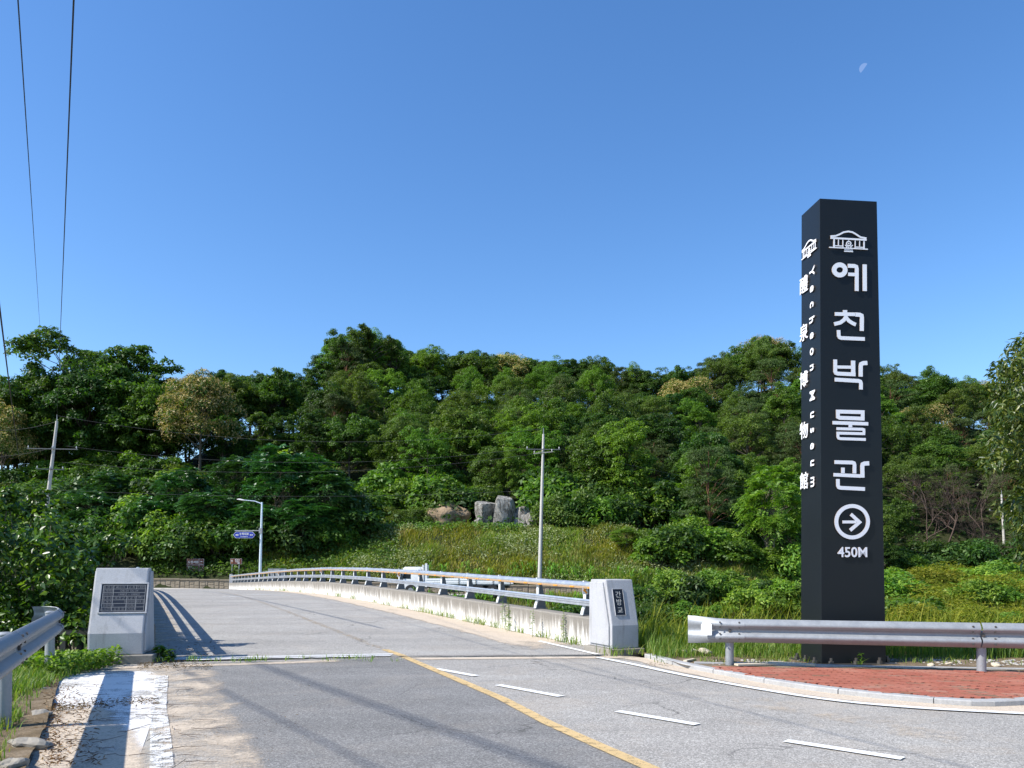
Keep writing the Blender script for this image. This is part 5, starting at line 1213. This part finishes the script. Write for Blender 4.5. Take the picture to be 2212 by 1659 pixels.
band(['green', 'dark', 'under', 'lime'], 1170, 1600, 92, 99, 26, 1.4, 2.5, 'at the wood edge behind the crop row')
band(['olive', 'dark', 'green'], 1190, 1330, 88, 92, 9, 1.2, 2.2, 'tangled beside the middle pole', 1.1)
band(['green', 'lime', 'dark'], 1400, 1740, 76, 84, 22, 1.1, 2.0, 'on the grassy bank left of the pillar')
band(['green', 'lime', 'under'], 1430, 1735, 62, 67, 22, .7, 1.25, 'on the riverside left of the pillar')
band(['green', 'dark', 'olive'], 1375, 1500, 58, 63, 9, .8, 1.4, 'below the stone wall end')
band(['green', 'dark', 'under'], 1900, 2260, 92, 96, 20, 1.0, 1.9, 'at the foot of the bare trees')
band(['yellow', 'yellow', 'lime'], 1895, 2300, 66, 86, 36, 1.2, 2.0, 'in the field right of the pillar', .62)
band(['yellow', 'lime', 'green'], 1895, 2300, 50, 64, 22, 1.1, 1.8, 'on the river bank right of the pillar', .7)
band(['green', 'dark', 'olive'], 1200, 1400, 60, 65, 8, .8, 1.2, 'on the bank behind the right name stone')
band(['dark', 'green', 'green', 'under', 'lime'], 560, 1040, 94, 101, 34, 1.5, 2.6, 'under the first trees of the hill')
band(['dark', 'under', 'green'], 1180, 1730, 97, 103, 30, 1.6, 2.7, 'in the first shade of the wood')
# undergrowth and weeds that nobody could count
def scatter(n, xr, yr_, cond=None, u=True):
    pts = []
    y = rng.uniform(yr_[0], yr_[1], n); x = (rng.uniform(xr[0], xr[1], n)-CX)/F*y if u else rng.uniform(xr[0], xr[1], n)
    P = np.stack([x, y, Hh(x, y)], 1)
    if cond is not None: P = P[cond(P)]
    return P
def stuff(name, V, I, n, m, label, mi=None):
    o = link(name, mesh_np(name, V, I, n, m, mi)); tag(o, label, None, None, 'stuff'); return o
P = scatter(30000, (-150, 2350), (86, 172)); P = P[P[:, 2] > 1.5]; P[:, 2] += .15+rng.random(len(P))**2*1.4
V, I, n = leaves(P, rng.normal(size=P.shape)*.6+[0, 0, 1], rng.normal(size=P.shape)*[1, 1, .5], .35+.4*rng.random(len(P)), .12+.1*rng.random(len(P)))
stuff('undergrowth', V, I, n, LF['under'], 'dark leafy undergrowth covering the wooded hillside')
P = scatter(15000, (300, 860), (76.4, 87)); P = P[(P[:, 1]-ywall(P[:, 0]) > .4)]; P[:, 2] += .05+rng.random(len(P))**1.5*.75
V, I, n = leaves(P, rng.normal(size=P.shape)*.6+[0, -.3, 1], rng.normal(size=P.shape), .24+.16*rng.random(len(P)), .07+.05*rng.random(len(P))); stuff('ground_cover', V, I, n, LF['oak'], 'leafy ground cover on the slope above the stone faced wall')
P = scatter(62000, (560, 1760), (71.5, 87)); d = P[:, 1]-ywall(P[:, 0]); P = P[(d > .3) & (d < 14.6)]
cl = (np.sin(P[:, 0]*.8+P[:, 1]*.5)+np.sin(P[:, 0]*.33-P[:, 1]*.9)+np.sin(P[:, 0]*2.1)*.6); hh = .55+.22*cl; hh = np.clip(hh, .38, 1.3)
pw = np.sin(P[:, 0]*.31+P[:, 1]*.2)+np.sin(P[:, 0]*.13-P[:, 1]*.5+2)+.6*np.sin(P[:, 0]*.9)+rng.normal(size=len(P))*.55; ids = np.digitize(pw, [-.55, .75, 1.75])
for j_, (mt_, lb_) in enumerate((('grass', 'fresh green patches of tall grass on the bank across the river'), ('weed', 'mixed olive weeds on the sunny bank across the river'), ('yellowweed', 'yellow green patches of weeds on the bank across the river'), ('straw', 'withered straw coloured stalks on the bank across the river'))):
    q_ = ids == j_; hq = hh[q_]; pq_ = P[q_]
    if j_ == 3: hq, pq_ = hq[::3], pq_[::3]
    V, I, n = blades(rng, pq_, hq, .085, .6, .6); stuff('bank_weeds', V, I, n, LF[mt_], lb_)
pat = np.sin(P[:, 0]*.45+1)+np.sin(P[:, 0]*.23-P[:, 1]*.6)+np.sin(P[:, 0]*1.1+P[:, 1]*.8)*.5; k = rng.random(len(P)) < np.clip(pat*.16, .008, .25); Q = P[k]+np.array([0, 0, 1])*(hh[k]*.8)[:, None]; Q = np.repeat(Q, 4, axis=0)+rng.normal(size=(k.sum()*4, 3))*.16
V, I, n = leaves(Q, rng.normal(size=Q.shape)*.7+[0, -.3, 1], rng.normal(size=Q.shape), .22, .06); stuff('weed_leaves', V, I, n, leaf('pale_weed', [(.10, .14, .045), (.17, .21, .09), (.27, .30, .18), (.14, .17, .05)], .2), 'pale flowering weed heads on the sunny bank')
# crops on the terrace: two low rows
for (pa, pb, Y0, lb) in ((790, 1130, 87.0, 'low green crop row on the terrace in front of the grey rocks'), (1310, 1600, 90.0, 'low green crop row on the terrace left of the yellow green tree'), (-40, 380, 108.5, 'trimmed green hedge line below the big trees at left'), (760, 900, 96, 'green hedge line above the crop terrace')):
    x0, x1 = (pa-CX)/F*Y0, (pb-CX)/F*Y0; n_ = int(abs(x1-x0)*150); x = rng.uniform(x0, x1, n_); y = Y0+rng.normal(size=n_)*.7; P = np.stack([x, y, Hh(x, y)+.1+.6*rng.random(n_)], 1)
    V, I, n = leaves(P, rng.normal(size=P.shape)*.5+[0, -.2, 1], rng.normal(size=P.shape), .26, .08); stuff('crop_row', V, I, n, LF['crop'], lb)
# maize-like plants above the wall
def maize(seed):
    rg = np.random.default_rng(seed); V = []; Fq = []; off = 0
    v, f = tube_np([[0, 0, -.1], [0, 0, .5], [.01, 0, 1.0]], [.018, .015, .006], 4); V.append(v); Fq.append(f); off = len(v)
    for i in range(9):
        a = rg.random()*6.28; z0 = .15+.085*i; L_ = .55+.25*rg.random(); d = np.array([math.cos(a), math.sin(a), 0]); s_ = np.array([-d[1], d[0], 0])*.04
        p = [np.array([0, 0, z0]), d*L_*.35+[0, 0, z0+.28], d*L_*.75+[0, 0, z0+.30], d*L_+[0, 0, z0+.02]]; w_ = [.6, 1, .8, .05]
        v = np.array([q+s_*k*sg for q, k in zip(p, w_) for sg in (-1, 1)]); f = np.array([[2*j, 2*j+1, 2*j+3, 2*j+2] for j in range(3)]).ravel()+off; V.append(v); Fq.append(f); off += len(v)
    return mesh_np('maize_plant', np.concatenate(V), np.concatenate(Fq), 4, LF['crop'])
mz = [maize(s_) for s_ in range(3)]
lb = 'young maize plant in the row above the stone faced wall'
for i in range(74):
    px = rng.uniform(905, 1560); Y = float(ywall((px-CX)/F*72))+rng.uniform(.5, 2.6); x = (px-CX)/F*Y; o = link('maize_plant', mz[i % 3], None, (x, Y, H1(x, Y)-.05)); o.scale = (1.1,)*3; o.rotation_euler = (0, 0, rng.random()*6.28); tag(o, lb, 'maize plant', lb)
lb = 'broad leaved plant on the near side of the river road, seen under the railing'
for i in range(46):
    px = rng.uniform(880, 1270); Y = float(ywall((px-CX)/F*66))-rng.uniform(6.6, 8); x = (px-CX)/F*Y; o = link('maize_plant', mz[i % 3], None, (x, Y, H1(x, Y)-.05)); o.scale = (1.0,)*3; o.rotation_euler = (0, 0, rng.random()*6.28); tag(o, lb, 'plant', lb)
# riverside rubble
for i, (px, py, Y, sx, sz, lb) in enumerate(((1050, 1114, 91.4, 2.2, 3.0, 'left half of the split grey rock outcrop'), (1092, 1110, 91.2, 2.7, 3.7, 'right half of the split grey rock, the tallest one'), (1124, 1120, 91.2, 1.9, 2.4, 'shaded lower rock at the right of the split outcrop'), (1144, 1124, 90, 1.0, 1.5, 'small grey boulder near the middle utility pole'), (1032, 1128, 90, .7, .7, 'small boulder left of the split rock'), (1138, 1142, 88, .8, .6, 'pale stone at the terrace edge by the middle pole'))):
    p = at(px, py, Y); o = link('rock_outcrop', rock_mesh(40+i, M['rock'], 4, .12, planes=16, d0=.42), None, p); o.scale = (sx, sx*.8, sz); o.rotation_euler = (.1*i, -.12, i*1.3 if i > 1 else 0); tag(o, lb, 'rock')
rk = [rock_mesh(60+i, M['pebble'], 1) for i in range(4)]
def rubble(name, P, s0, s1, label):
    V = []; Fq = []; off = 0
    for p in P:
        me = rk[int(rng.integers(4))]; s = rng.uniform(s0, s1); a = rng.random()*6.28; c, s2 = math.cos(a), math.sin(a)
        co = np.empty(len(me.vertices)*3); me.vertices.foreach_get('co', co); co = co.reshape(-1, 3)*[s, s*.8, s*.6]; co = co@np.array([[c, s2, 0], [-s2, c, 0], [0, 0, 1]])+p; V.append(co)
        Fq.append(np.array([list(q.vertices) for q in me.polygons]).ravel()+off); off += len(co)
    stuff(name, np.concatenate(V), np.concatenate(Fq), 3, M['pebble'], label)
rubble('rubble', scatter(900, (960, 1400), (58, 65.5)), .15, .45, 'grey river stones on the bank below the railing')
rubble('rubble', scatter(420, (-60, 260), (15, 24)), .12, .35, 'pale rubble on the river bank behind the left guardrail')
rubble('gravel', np.array([[p.x, p.y, .05] for p in (G(rng.uniform(1540, 2212), rng.uniform(1426, 1438), .05) for _ in range(320))]), .015, .05, 'loose gravel along the foot of the dark pillar sign')
P = scatter(9000, (900, 1300), (62, 67)); V, I, n = blades(rng, P, .5, .05); stuff('bank_weeds', V, I, n, LF['weed'], 'weeds between the river stones under the railing')
P = scatter(26000, (1180, 2350), (44, 70)); V, I, n = blades(rng, P, .65, .06); stuff('bank_weeds', V, I, n, LF['yellowweed'], 'yellow green weeds on the far riverside at right')
P = scatter(16000, (1880, 2350), (64, 93)); V, I, n = blades(rng, P, .7, .07); stuff('field_grass', V, I, n, LF['yellowweed'], 'yellow green grass field right of the pillar sign')
# ------------------------------------------------------------ foreground plants
rng = np.random.default_rng(77)
def grass_on(name, P, h, w, m, label, lean=.5, curl=.5):
    V, I, n = blades(rng, P, h, w, lean, curl); return stuff(name, V, I, n, m, label)
# tall grass behind the right guardrail
x = rng.uniform(2.35, 15, 52000); y = rng.uniform(12.9, 19, 52000)**1.0
b0, b1 = G(1530, 1432, .05), G(2212, 1442, .05); edge = b0.y+(b1.y-b0.y)*(x-b0.x)/(b1.x-b0.x)
hh = np.clip((y-edge)/1.6, .12, 1)*(.34+.10*np.sin(x*1.3)+.08*np.sin(x*3.1+y*2)); P = np.stack([x, y, np.where(y < 14.3, .05, Hh(x, y)+.02)], 1)
k = (y > edge+.12) & ~((x > P0.x-.1) & (x < P0.x+1.1) & (y < P0.y+.85) & (y > P0.y-.2)); P, hh = P[k], hh[k]; hh = hh*np.where(P[:, 1] > 14.3, 1.25, 1)
hh = hh*np.where(P[:, 0] < 3.6, 1.25, 1)
grass_on('tall_grass', P, hh+.05, .011, LF['grass'], 'tall green grass behind the right guardrail')
x = rng.uniform(2.2, 15, 9000); y = rng.uniform(14, 22, 9000); P = np.stack([x, y, Hh(x, y)], 1); grass_on('tall_grass', P, .95, .018, LF['yellowweed'], 'yellow green reeds on the near river bank')
# short weeds at the foot of things
def tufts(pts, n, rad, h, w, m, label, name='weeds'):
    P = []
    for p in pts: P.append(np.array([p[0], p[1], p[2] if len(p) > 2 else 0])+np.stack([rng.normal(size=n)*rad, rng.normal(size=n)*rad, np.zeros(n)], 1))
    grass_on(name, np.concatenate(P), h, w, m, label, .9, .8)
foot = [dk(8.72, y) for y in np.concatenate([rng.uniform(15.3, 24, 42), rng.uniform(24, 60, 40)])]
tufts([(p.x, p.y, p.z) for p in foot], 12, .07, .20, .012, LF['grass'], 'weeds sprouting along the foot of the right parapet')
tufts([(p.x, p.y, .03) for p in (G(rng.uniform(330, 860), rng.uniform(1424, 1434)) for _ in range(26))], 9, .06, .09, .010, LF['grass'], 'small weeds in the joint at the bridge end')
tufts([(p.x, p.y, .05) for p in (G(rng.uniform(1290, 1400), rng.uniform(1406, 1424)) for _ in range(14))], 12, .07, .16, .012, LF['grass'], 'weeds around the foot of the right name stone')
tufts([(p.x, p.y, .05) for p in (G(rng.uniform(1400, 2212), rng.uniform(1430, 1442)) for _ in range(60))], 10, .08, .11, .010, LF['grass'], 'low weeds along the edging behind the red pavement')
def plant(px, py, z, h, nl, L_, m, label, rg_seed, W=.3):
    rg = np.random.default_rng(rg_seed); p = G(px, py, z); root = empty('weed_plant', p, 0, label, 'plant')
    V, f = tube_np([[0, 0, -.02], [.01, 0, h*.5], [.02, .01, h]], [.006, .005, .003], 5); link('stem', mesh_np('stem', V, f, 4, LF['grass']), root)
    zz = rg.uniform(.15, 1, nl)*h; a = rg.random(nl)*6.28; P = np.stack([np.zeros(nl), np.zeros(nl), zz], 1); A = np.stack([np.cos(a), np.sin(a), .45-.3*rg.random(nl)], 1)
    V, I, n = leaves(P, np.array([0, 0, 1])+rg.normal(size=P.shape)*.2, A, L_*(1.1-.5*zz/h), L_*W*.5*np.ones(nl), .25); link('leaf_cluster', mesh_np('leaf_cluster', V, I, n, m), root, kind='stuff'); return root
plant(222, 1412, .14, .30, 34, .13, LF['lime'], 'small fresh green plant in front of the wide plaque stone', 1)
plant(345, 1424, .02, .22, 60, .20, LF['lime'], 'spreading green weed right of the plaque stone plinth', 2, .45)
plant(366, 1427, .02, .18, 40, .17, LF['mulberry'], 'second green weed beside the spreading one', 12, .4)
plant(328, 1405, .02, .40, 46, .12, LF['mulberry'], 'dark green weed standing in the shade behind the plinth', 3)
plant(1860, 1440, .05, .20, 30, .09, LF['mulberry'], 'small green weed at the foot of the pillar sign', 4)
plant(1048, 1340, .1, .55, 50, .12, LF['mulberry'], 'bushy green weed at the foot of the parapet', 5)
for i, (px, py, h) in enumerate(((1057, 1350, .75), (1085, 1360, .8), (1097, 1362, .7), (1150, 1378, .6), (1216, 1388, .65), (1100, 1365, .5))):
    p = Gd(px, py); r_ = plant(px, py, p.z, h, 44, .10, LF['lime' if i % 2 else 'grass'], f'thin upright weed against the parapet, number of leaves sparse, {["furthest of the row", "beside the tallest", "tallest pair right one", "under the third post", "nearest the name stone", "short one in the pair"][i]}', 20+i, .22)
# left verge
pts = []
for _ in range(26000):
    t_ = rng.random()**.8*11.5; base = Vector((-.65, 0, 0)).lerp(Vector((-6.2, 11.2, 0)), 1) if False else None
    y = 2+t_*.9; ex = np.interp(y, [2, 6.1, 7.87, 9.6, 10.6, 11.4, 12.6], [-1.6, -3.9, -4.85, -5.7, -6.0, -6.15, -6.4]); w_ = rng.random()*1.9; pts.append((ex-w_, y, w_))
pts = np.array(pts); k = (pts[:, 2] > .22+.18*np.sin(pts[:, 1]*3)) | (rng.random(len(pts)) < .16); pts = pts[k]; P = np.stack([pts[:, 0], pts[:, 1], np.full(len(pts), .045)], 1)
hh = .10+.14*np.clip(pts[:, 2], 0, 1); grass_on('verge_grass', P, hh, .010, LF['grass'], 'bright green grass on the left roadside verge')
P2 = np.stack([rng.uniform(-8.5, -6.2, 9000), rng.uniform(10.8, 13.6, 9000), np.zeros(9000)], 1); P2[:, 2] = Hh(P2[:, 0], P2[:, 1])+.08; P2[:, 2] = np.maximum(P2[:, 2], -.2)
Q = P2+[0, 0, 1]*rng.random((len(P2), 1))*.28; V, I, n = leaves(Q, rng.normal(size=Q.shape)*.5+[0, 0, 1], rng.normal(size=Q.shape)*[1, 1, .3], .085, .024, .3); stuff('ground_cover', V, I, n, LF['lime'], 'low leafy ground cover around the left guardrail post')
# dry litter, twigs, clods
def litter(name, n, area, L_, label, m=None):
    P = np.array([[p.x, p.y, .02+.02*rng.random()] for p in (G(*area()) for _ in range(n))]); V, I, k_ = leaves(P, rng.normal(size=P.shape)*.5+[0, 0, 1], rng.normal(size=P.shape)*[1, 1, .15], L_*(.5+rng.random(n)), L_*.09*np.ones(n), .3); stuff(name, V, I, k_, m or LF['dry'], label)
litter('dry_litter', 800, lambda: (rng.uniform(85, 130)+rng.random()**3*110, rng.uniform(1480, 1659)), .06, 'brown dry litter along the edge of the left apron')
litter('dry_litter', 420, lambda: (lambda u: (110+230*u, 1536-22*u+rng.normal()*5))(rng.random()**1.3), .06, 'line of dry rootlets across the joint of the left apron')
litter('dry_litter', 500, lambda: (rng.uniform(300, 460), 1440+rng.normal()*5), .05, 'dry brown litter in front of the plaque stone')
litter('dry_litter', 700, lambda: (lambda u: (1000+260*u, 1339+56*u+abs(rng.normal())*3))(rng.random()), .05, 'dry brown litter along the foot of the parapet')
litter('dry_litter', 260, lambda: (rng.uniform(335, 470), rng.uniform(1340, 1420)), .07, 'dark litter in the shade by the left parapet')
litter('dry_litter', 600, lambda: (rng.uniform(1400, 2212), 1437+rng.normal()*3), .05, 'dry litter behind the edging of the red pavement')
litter('dry_litter', 150, lambda: (rng.uniform(330, 700), rng.uniform(1440, 1659)), .03, 'scattered bits of dry leaf on the near asphalt')
tw = MB()
for _ in range(46):
    p = G(rng.uniform(100, 420), rng.uniform(1470, 1655), .02); a = rng.random()*6.28 if rng.random() < .3 else rng.normal()*.35; L_ = rng.uniform(.08, .4); q = [p+Vector((math.cos(a)*L_*f, math.sin(a)*L_*f+rng.normal()*.022, .004+.008*rng.random())) for f in (0, .35, .7, 1)]; tw.tube(q, [.0028, .0025, .002, .001], 4)
tag(tw.build('twigs', BK['dead']), 'dry twigs and root strands lying on the left apron', kind='stuff')
# broken kerb lumps on the left verge
for i, (px, py, s) in enumerate(((92, 1545, .20), (60, 1610, .26), (98, 1490, .10), (30, 1655, .22))):
    p = G(px, py, .03); o = link('concrete_lump', rock_mesh(90+i, M['plinth'], 3, .5), None, p); o.scale = (s*.5, s*.8, s*.35); o.rotation_euler = (.1, .2, .4+i); tag(o, ('largest broken concrete lump at the verge edge', 'broken concrete lump low in the left corner', 'small concrete chunk near the painted apron', 'concrete lump cut by the bottom left corner')[i], 'concrete lump')
# pale boards and stones beside the sign
for i, (a, b, w, lb) in enumerate((((1480, 1428), (1500, 1424), .05, 'small white stone left of the flared guardrail end'), ((1590, 1436.5), (1690, 1433), .09, 'long pale board lying left of the pillar sign'), ((1660, 1431), (1762, 1436), .10, 'pale board reaching the base plate of the pillar sign'))):
    p, q = G(*a, .075), G(*b, .075); d = q-p; m_ = MB().box(((0, 0, 0)), (d.length, w*1.3, .03)); o = m_.build('board', M['plank'], None, (p+q)/2, bevel=.004); o.rotation_euler = (0, .01, math.atan2(d.y, d.x)); tag(o, lb, 'board')
for i, (px, py, s, lb) in enumerate(((1522, 1414, .11, 'white stone with a flat top behind the flared guardrail end'), (1500, 1412, .07, 'small upright white stone beside the flat white one'), (1478, 1413, .05, 'smallest white stone left of the flat one'), (2050, 1434, .05, 'tan stone near the second guardrail post'), (2010, 1437, .06, 'flat tan stone in the shadow of the pillar'), (2150, 1437, .06, 'tan stone right of the second guardrail post'))):
    p = G(px, py, .08); o = link('stone', rock_mesh(120+i, M['plank'], 2, .2), None, p+Vector((0, 0, .05 if i < 3 else 0))); o.scale = (s*1.3, s, s*.6); o.rotation_euler = (.2, .1, i); tag(o, lb, 'stone')
# dark steel frame left of the plaque stone
fr_ = empty('steel_frame', (-7.1, 13.3, -.35), .05, 'dark steel bench like frame between the left guardrail and the plaque stone', 'steel frame')
for x in (-.45, .35):
    for y in (0, .55):
        MB().box((x, y, .35), (.09, .06, .9)).build('leg', M['dark_steel'], fr_)
for z in (.80, .35):
    MB().box((-.0, 0, z), (1.3, .10, .07)).build('rail', M['dark_steel'], fr_); MB().box((.15, .55, z+.0), (1.2, .08, .07)).build('rail', M['dark_steel'], fr_)
# white sack in the bush
c = at(204, 1243, 15.2); o = link('plastic_sack', rock_mesh(140, M['plastic'], 3, .5), None, c); o.scale = (.09, .08, .15); tag(o, 'crumpled white plastic sack beside the top of the plaque stone', 'sack')
# leafy bush at left
def leafy(name, C, r, n, L_, asp, m, droop=.5, up=.5):
    d = clump_leaves(rng, C, r, n, L_, asp, .9, up, droop, .55, .35); V, I, k_ = leaves(*d, .22); return V, I, k_
bush = empty('leafy_bush', (-9.3, 15.3, -1.2), 0, 'large leafy mulberry bush with glossy pointed leaves, at the left edge behind the guardrail', 'bush'); b0 = np.array(bush.location)
C = []; Rr = []
for _ in range(620):
    px = rng.uniform(-260, 215); Y = rng.uniform(13.2, 17.0); topy = np.interp(px, [-260, -60, 20, 60, 110, 150, 185, 215], [1010, 1050, 1075, 1100, 1090, 1140, 1180, 1235])+rng.random()**2*0
    py = rng.uniform(topy+14, 1385); p = at(px, py, Y)
    C.append([p.x, p.y, p.z]); Rr.append(rng.uniform(.14, .34))
# arching shoots
shoots = []
for (a, b, Y) in (((150, 1290), (262, 1180), 14.6), ((175, 1285), (285, 1172), 14.9), ((120, 1200), (178, 1148), 14.5), ((60, 1150), (90, 1068), 14.8), ((10, 1130), (22, 1062), 14.3), ((215, 1240), (245, 1160), 14.7), ((-40, 1100), (-20, 1030), 14.6), ((100, 1160), (135, 1096), 15.2)):
    p, q = at(*a, Y), at(*b, Y); shoots.append((p, q))
    for f in np.linspace(.25, 1, 7): c = p.lerp(q, f)+Vector((0, 0, .12*math.sin(f*3))); C.append([c.x, c.y, c.z]); Rr.append(.10+.05*rng.random())
C = np.array(C)-b0; Rr = np.array(Rr)
V, I, n = leafy('crown', C, Rr, 36, .115, .55, None, .45, .55); link('foliage', mesh_np('foliage', V, I, n, LF['mulberry']), bush)
Vs = []; Fs = []; off = 0
for p, q in shoots:
    v, f = tube_np([np.array(p)-b0, np.array(p.lerp(q, .5))-b0+[0, 0, .06], np.array(q)-b0], [.013, .010, .004], 5); Vs.append(v); Fs.append(f+off); off += len(v)
for j in rng.choice(len(C), 70): 
    c = C[j]; v, f = tube_np([[rng.normal()*.8, rng.normal()*.5, -.4], c*.55+[0, 0, .3], c], [.03, .018, .006], 5); Vs.append(v); Fs.append(f+off); off += len(v)
link('branches', mesh_np('branches', np.concatenate(Vs), np.concatenate(Fs), 4, BK['pale']), bush)
# lower thicket right of it, in front of the river
def thicket(px0, px1, py0f, py1, Y0, Y1, n, rad, nl, L_, m, label, asp=.5):
    C = []; 
    for _ in range(n):
        px = rng.uniform(px0, px1); py = rng.uniform(py0f(px), py1); p = at(px, py, rng.uniform(Y0, Y1)); C.append([p.x, p.y, p.z])
    C = np.array(C); o0 = C.mean(0); V, I, k_ = leafy('t', C-o0, np.full(len(C), rad)*rng.uniform(.6, 1.3, len(C)), nl, L_, asp, m)
    o = empty('shrub', o0, 0, label, 'shrub'); link('foliage', mesh_np('foliage', V, I, k_, m), o); V, f = tube_np([[0, 0, -1.5], [0, 0, 0], [.2, 0, .6]], [.03, .02, .01], 5); link('stems', mesh_np('stems', V, f, 4, BK['pale']), o)
thicket(110, 205, lambda p: 1268, 1350, 17, 21, 70, .4, 50, .10, LF['lime'], 'light green thicket left of the plaque stone')
thicket(150, 200, lambda p: 1295, 1330, 15.5, 16.5, 14, .18, 40, .09, LF['dry'], 'reddish tipped twiggy shrub beside the plaque stone')
thicket(-200, 150, lambda p: 1290, 1400, 13.4, 16, 130, .35, 50, .11, LF['dark'], 'dark shaded thicket behind the left guardrail')
# drooping tree at the right edge
zt_ = empty('zelkova_tree', (12.6, 16.0, -.9), 0, 'near tree with drooping pointed yellow green leaves, cut by the right hand edge', 'tree'); z0 = np.array(zt_.location); C = []; Dv = []
tips = []
for _ in range(560):
    py = 735+495*rng.random()**1.25; edge_px = np.interp(py, [735, 790, 860, 900, 960, 1010, 1060, 1110, 1150, 1200, 1230], [2190, 2150, 2118, 2140, 2122, 2112, 2190, 2150, 2196, 2196, 2215])
    px = edge_px+12+abs(rng.normal())*140+rng.random()*30; Y = rng.uniform(14.0, 18.0); p = at(px, py, Y); C.append([p.x, p.y, p.z])
C = np.array(C); 
P, N, A, L_, W_ = clump_leaves(rng, C, np.full(len(C), .27), 40, .135, .34, .8, .35, 1.0, .5, .2); A = A+np.array([-.35, -.2, 0]); V, I, n = leaves(P-z0, N, A, L_, W_, .22); link('crown', mesh_np('crown', V, I, n, LF['zelkova']), zt_)
Vs = []; Fs = []; off = 0
v, f = tube_np([[0, 0, -.8], [.05, 0, 1.6], [-.1, .1, 3.6], [0, 0, 6.2]], [.20, .15, .10, .04], 9); Vs.append(v); Fs.append(f+off); off += len(v)
for j in rng.choice(len(C), 60):
    c = C[j]-z0; zz = max(1.4, c[2]*.6); v, f = tube_np([[-.03, 0, zz], [c[0]*.5, c[1]*.5, (zz+c[2])/2+.25], c], [.05, .025, .006], 5); Vs.append(v); Fs.append(f+off); off += len(v)
link('trunk', mesh_np('trunk', np.concatenate(Vs), np.concatenate(Fs), 4, BK['grey']), zt_)
# the daytime half moon, far beyond the hill
D = 2600.0; c = at(1866.5, 147.5, D); toC = (Vector((0, 0, EYE))-c).normalized(); r = 7.7/F*(c-Vector((0, 0, EYE))).length
lit = (-ray(1866.5, 147.5).cross(Vector((0, 0, 1)))*1.0+Vector((0, 0, 1))*1.15); lit = (lit-toC*lit.dot(toC)).normalized(); side_ = toC.cross(lit)
mb = MB(); na, nb_ = 24, 10
for i in range(na+1):
    a = math.pi*i/na-math.pi/2
    for j in range(nb_+1):
        b = math.pi*.5*j/nb_-.05      # from the terminator round to the lit limb
        mb.v.append(tuple(side_*math.sin(a)*r+(toC*math.cos(b)+lit*math.sin(b))*math.cos(a)*r))
for i in range(na):
    for j in range(nb_): q = i*(nb_+1)+j; mb.f.append((q, q+1, q+nb_+2, q+nb_+1)); mb.mi.append(0)
mm = bpy.data.materials.new('moonlight'); mm.use_nodes = True; t = mm.node_tree; t.nodes.clear(); ou = t.nodes.new('ShaderNodeOutputMaterial'); em = t.nodes.new('ShaderNodeEmission'); tp = t.nodes.new('ShaderNodeBsdfTransparent'); ad = t.nodes.new('ShaderNodeAddShader')
em.inputs['Color'].default_value = (.9, .85, .8, 1); em.inputs['Strength'].default_value = .085; t.links.new(em.outputs[0], ad.inputs[0]); t.links.new(tp.outputs[0], ad.inputs[1]); t.links.new(ad.outputs[0], ou.inputs[0])
tag(mb.build('moon', mm, None, c, smooth=True), 'pale daytime half moon high in the blue sky', 'moon')
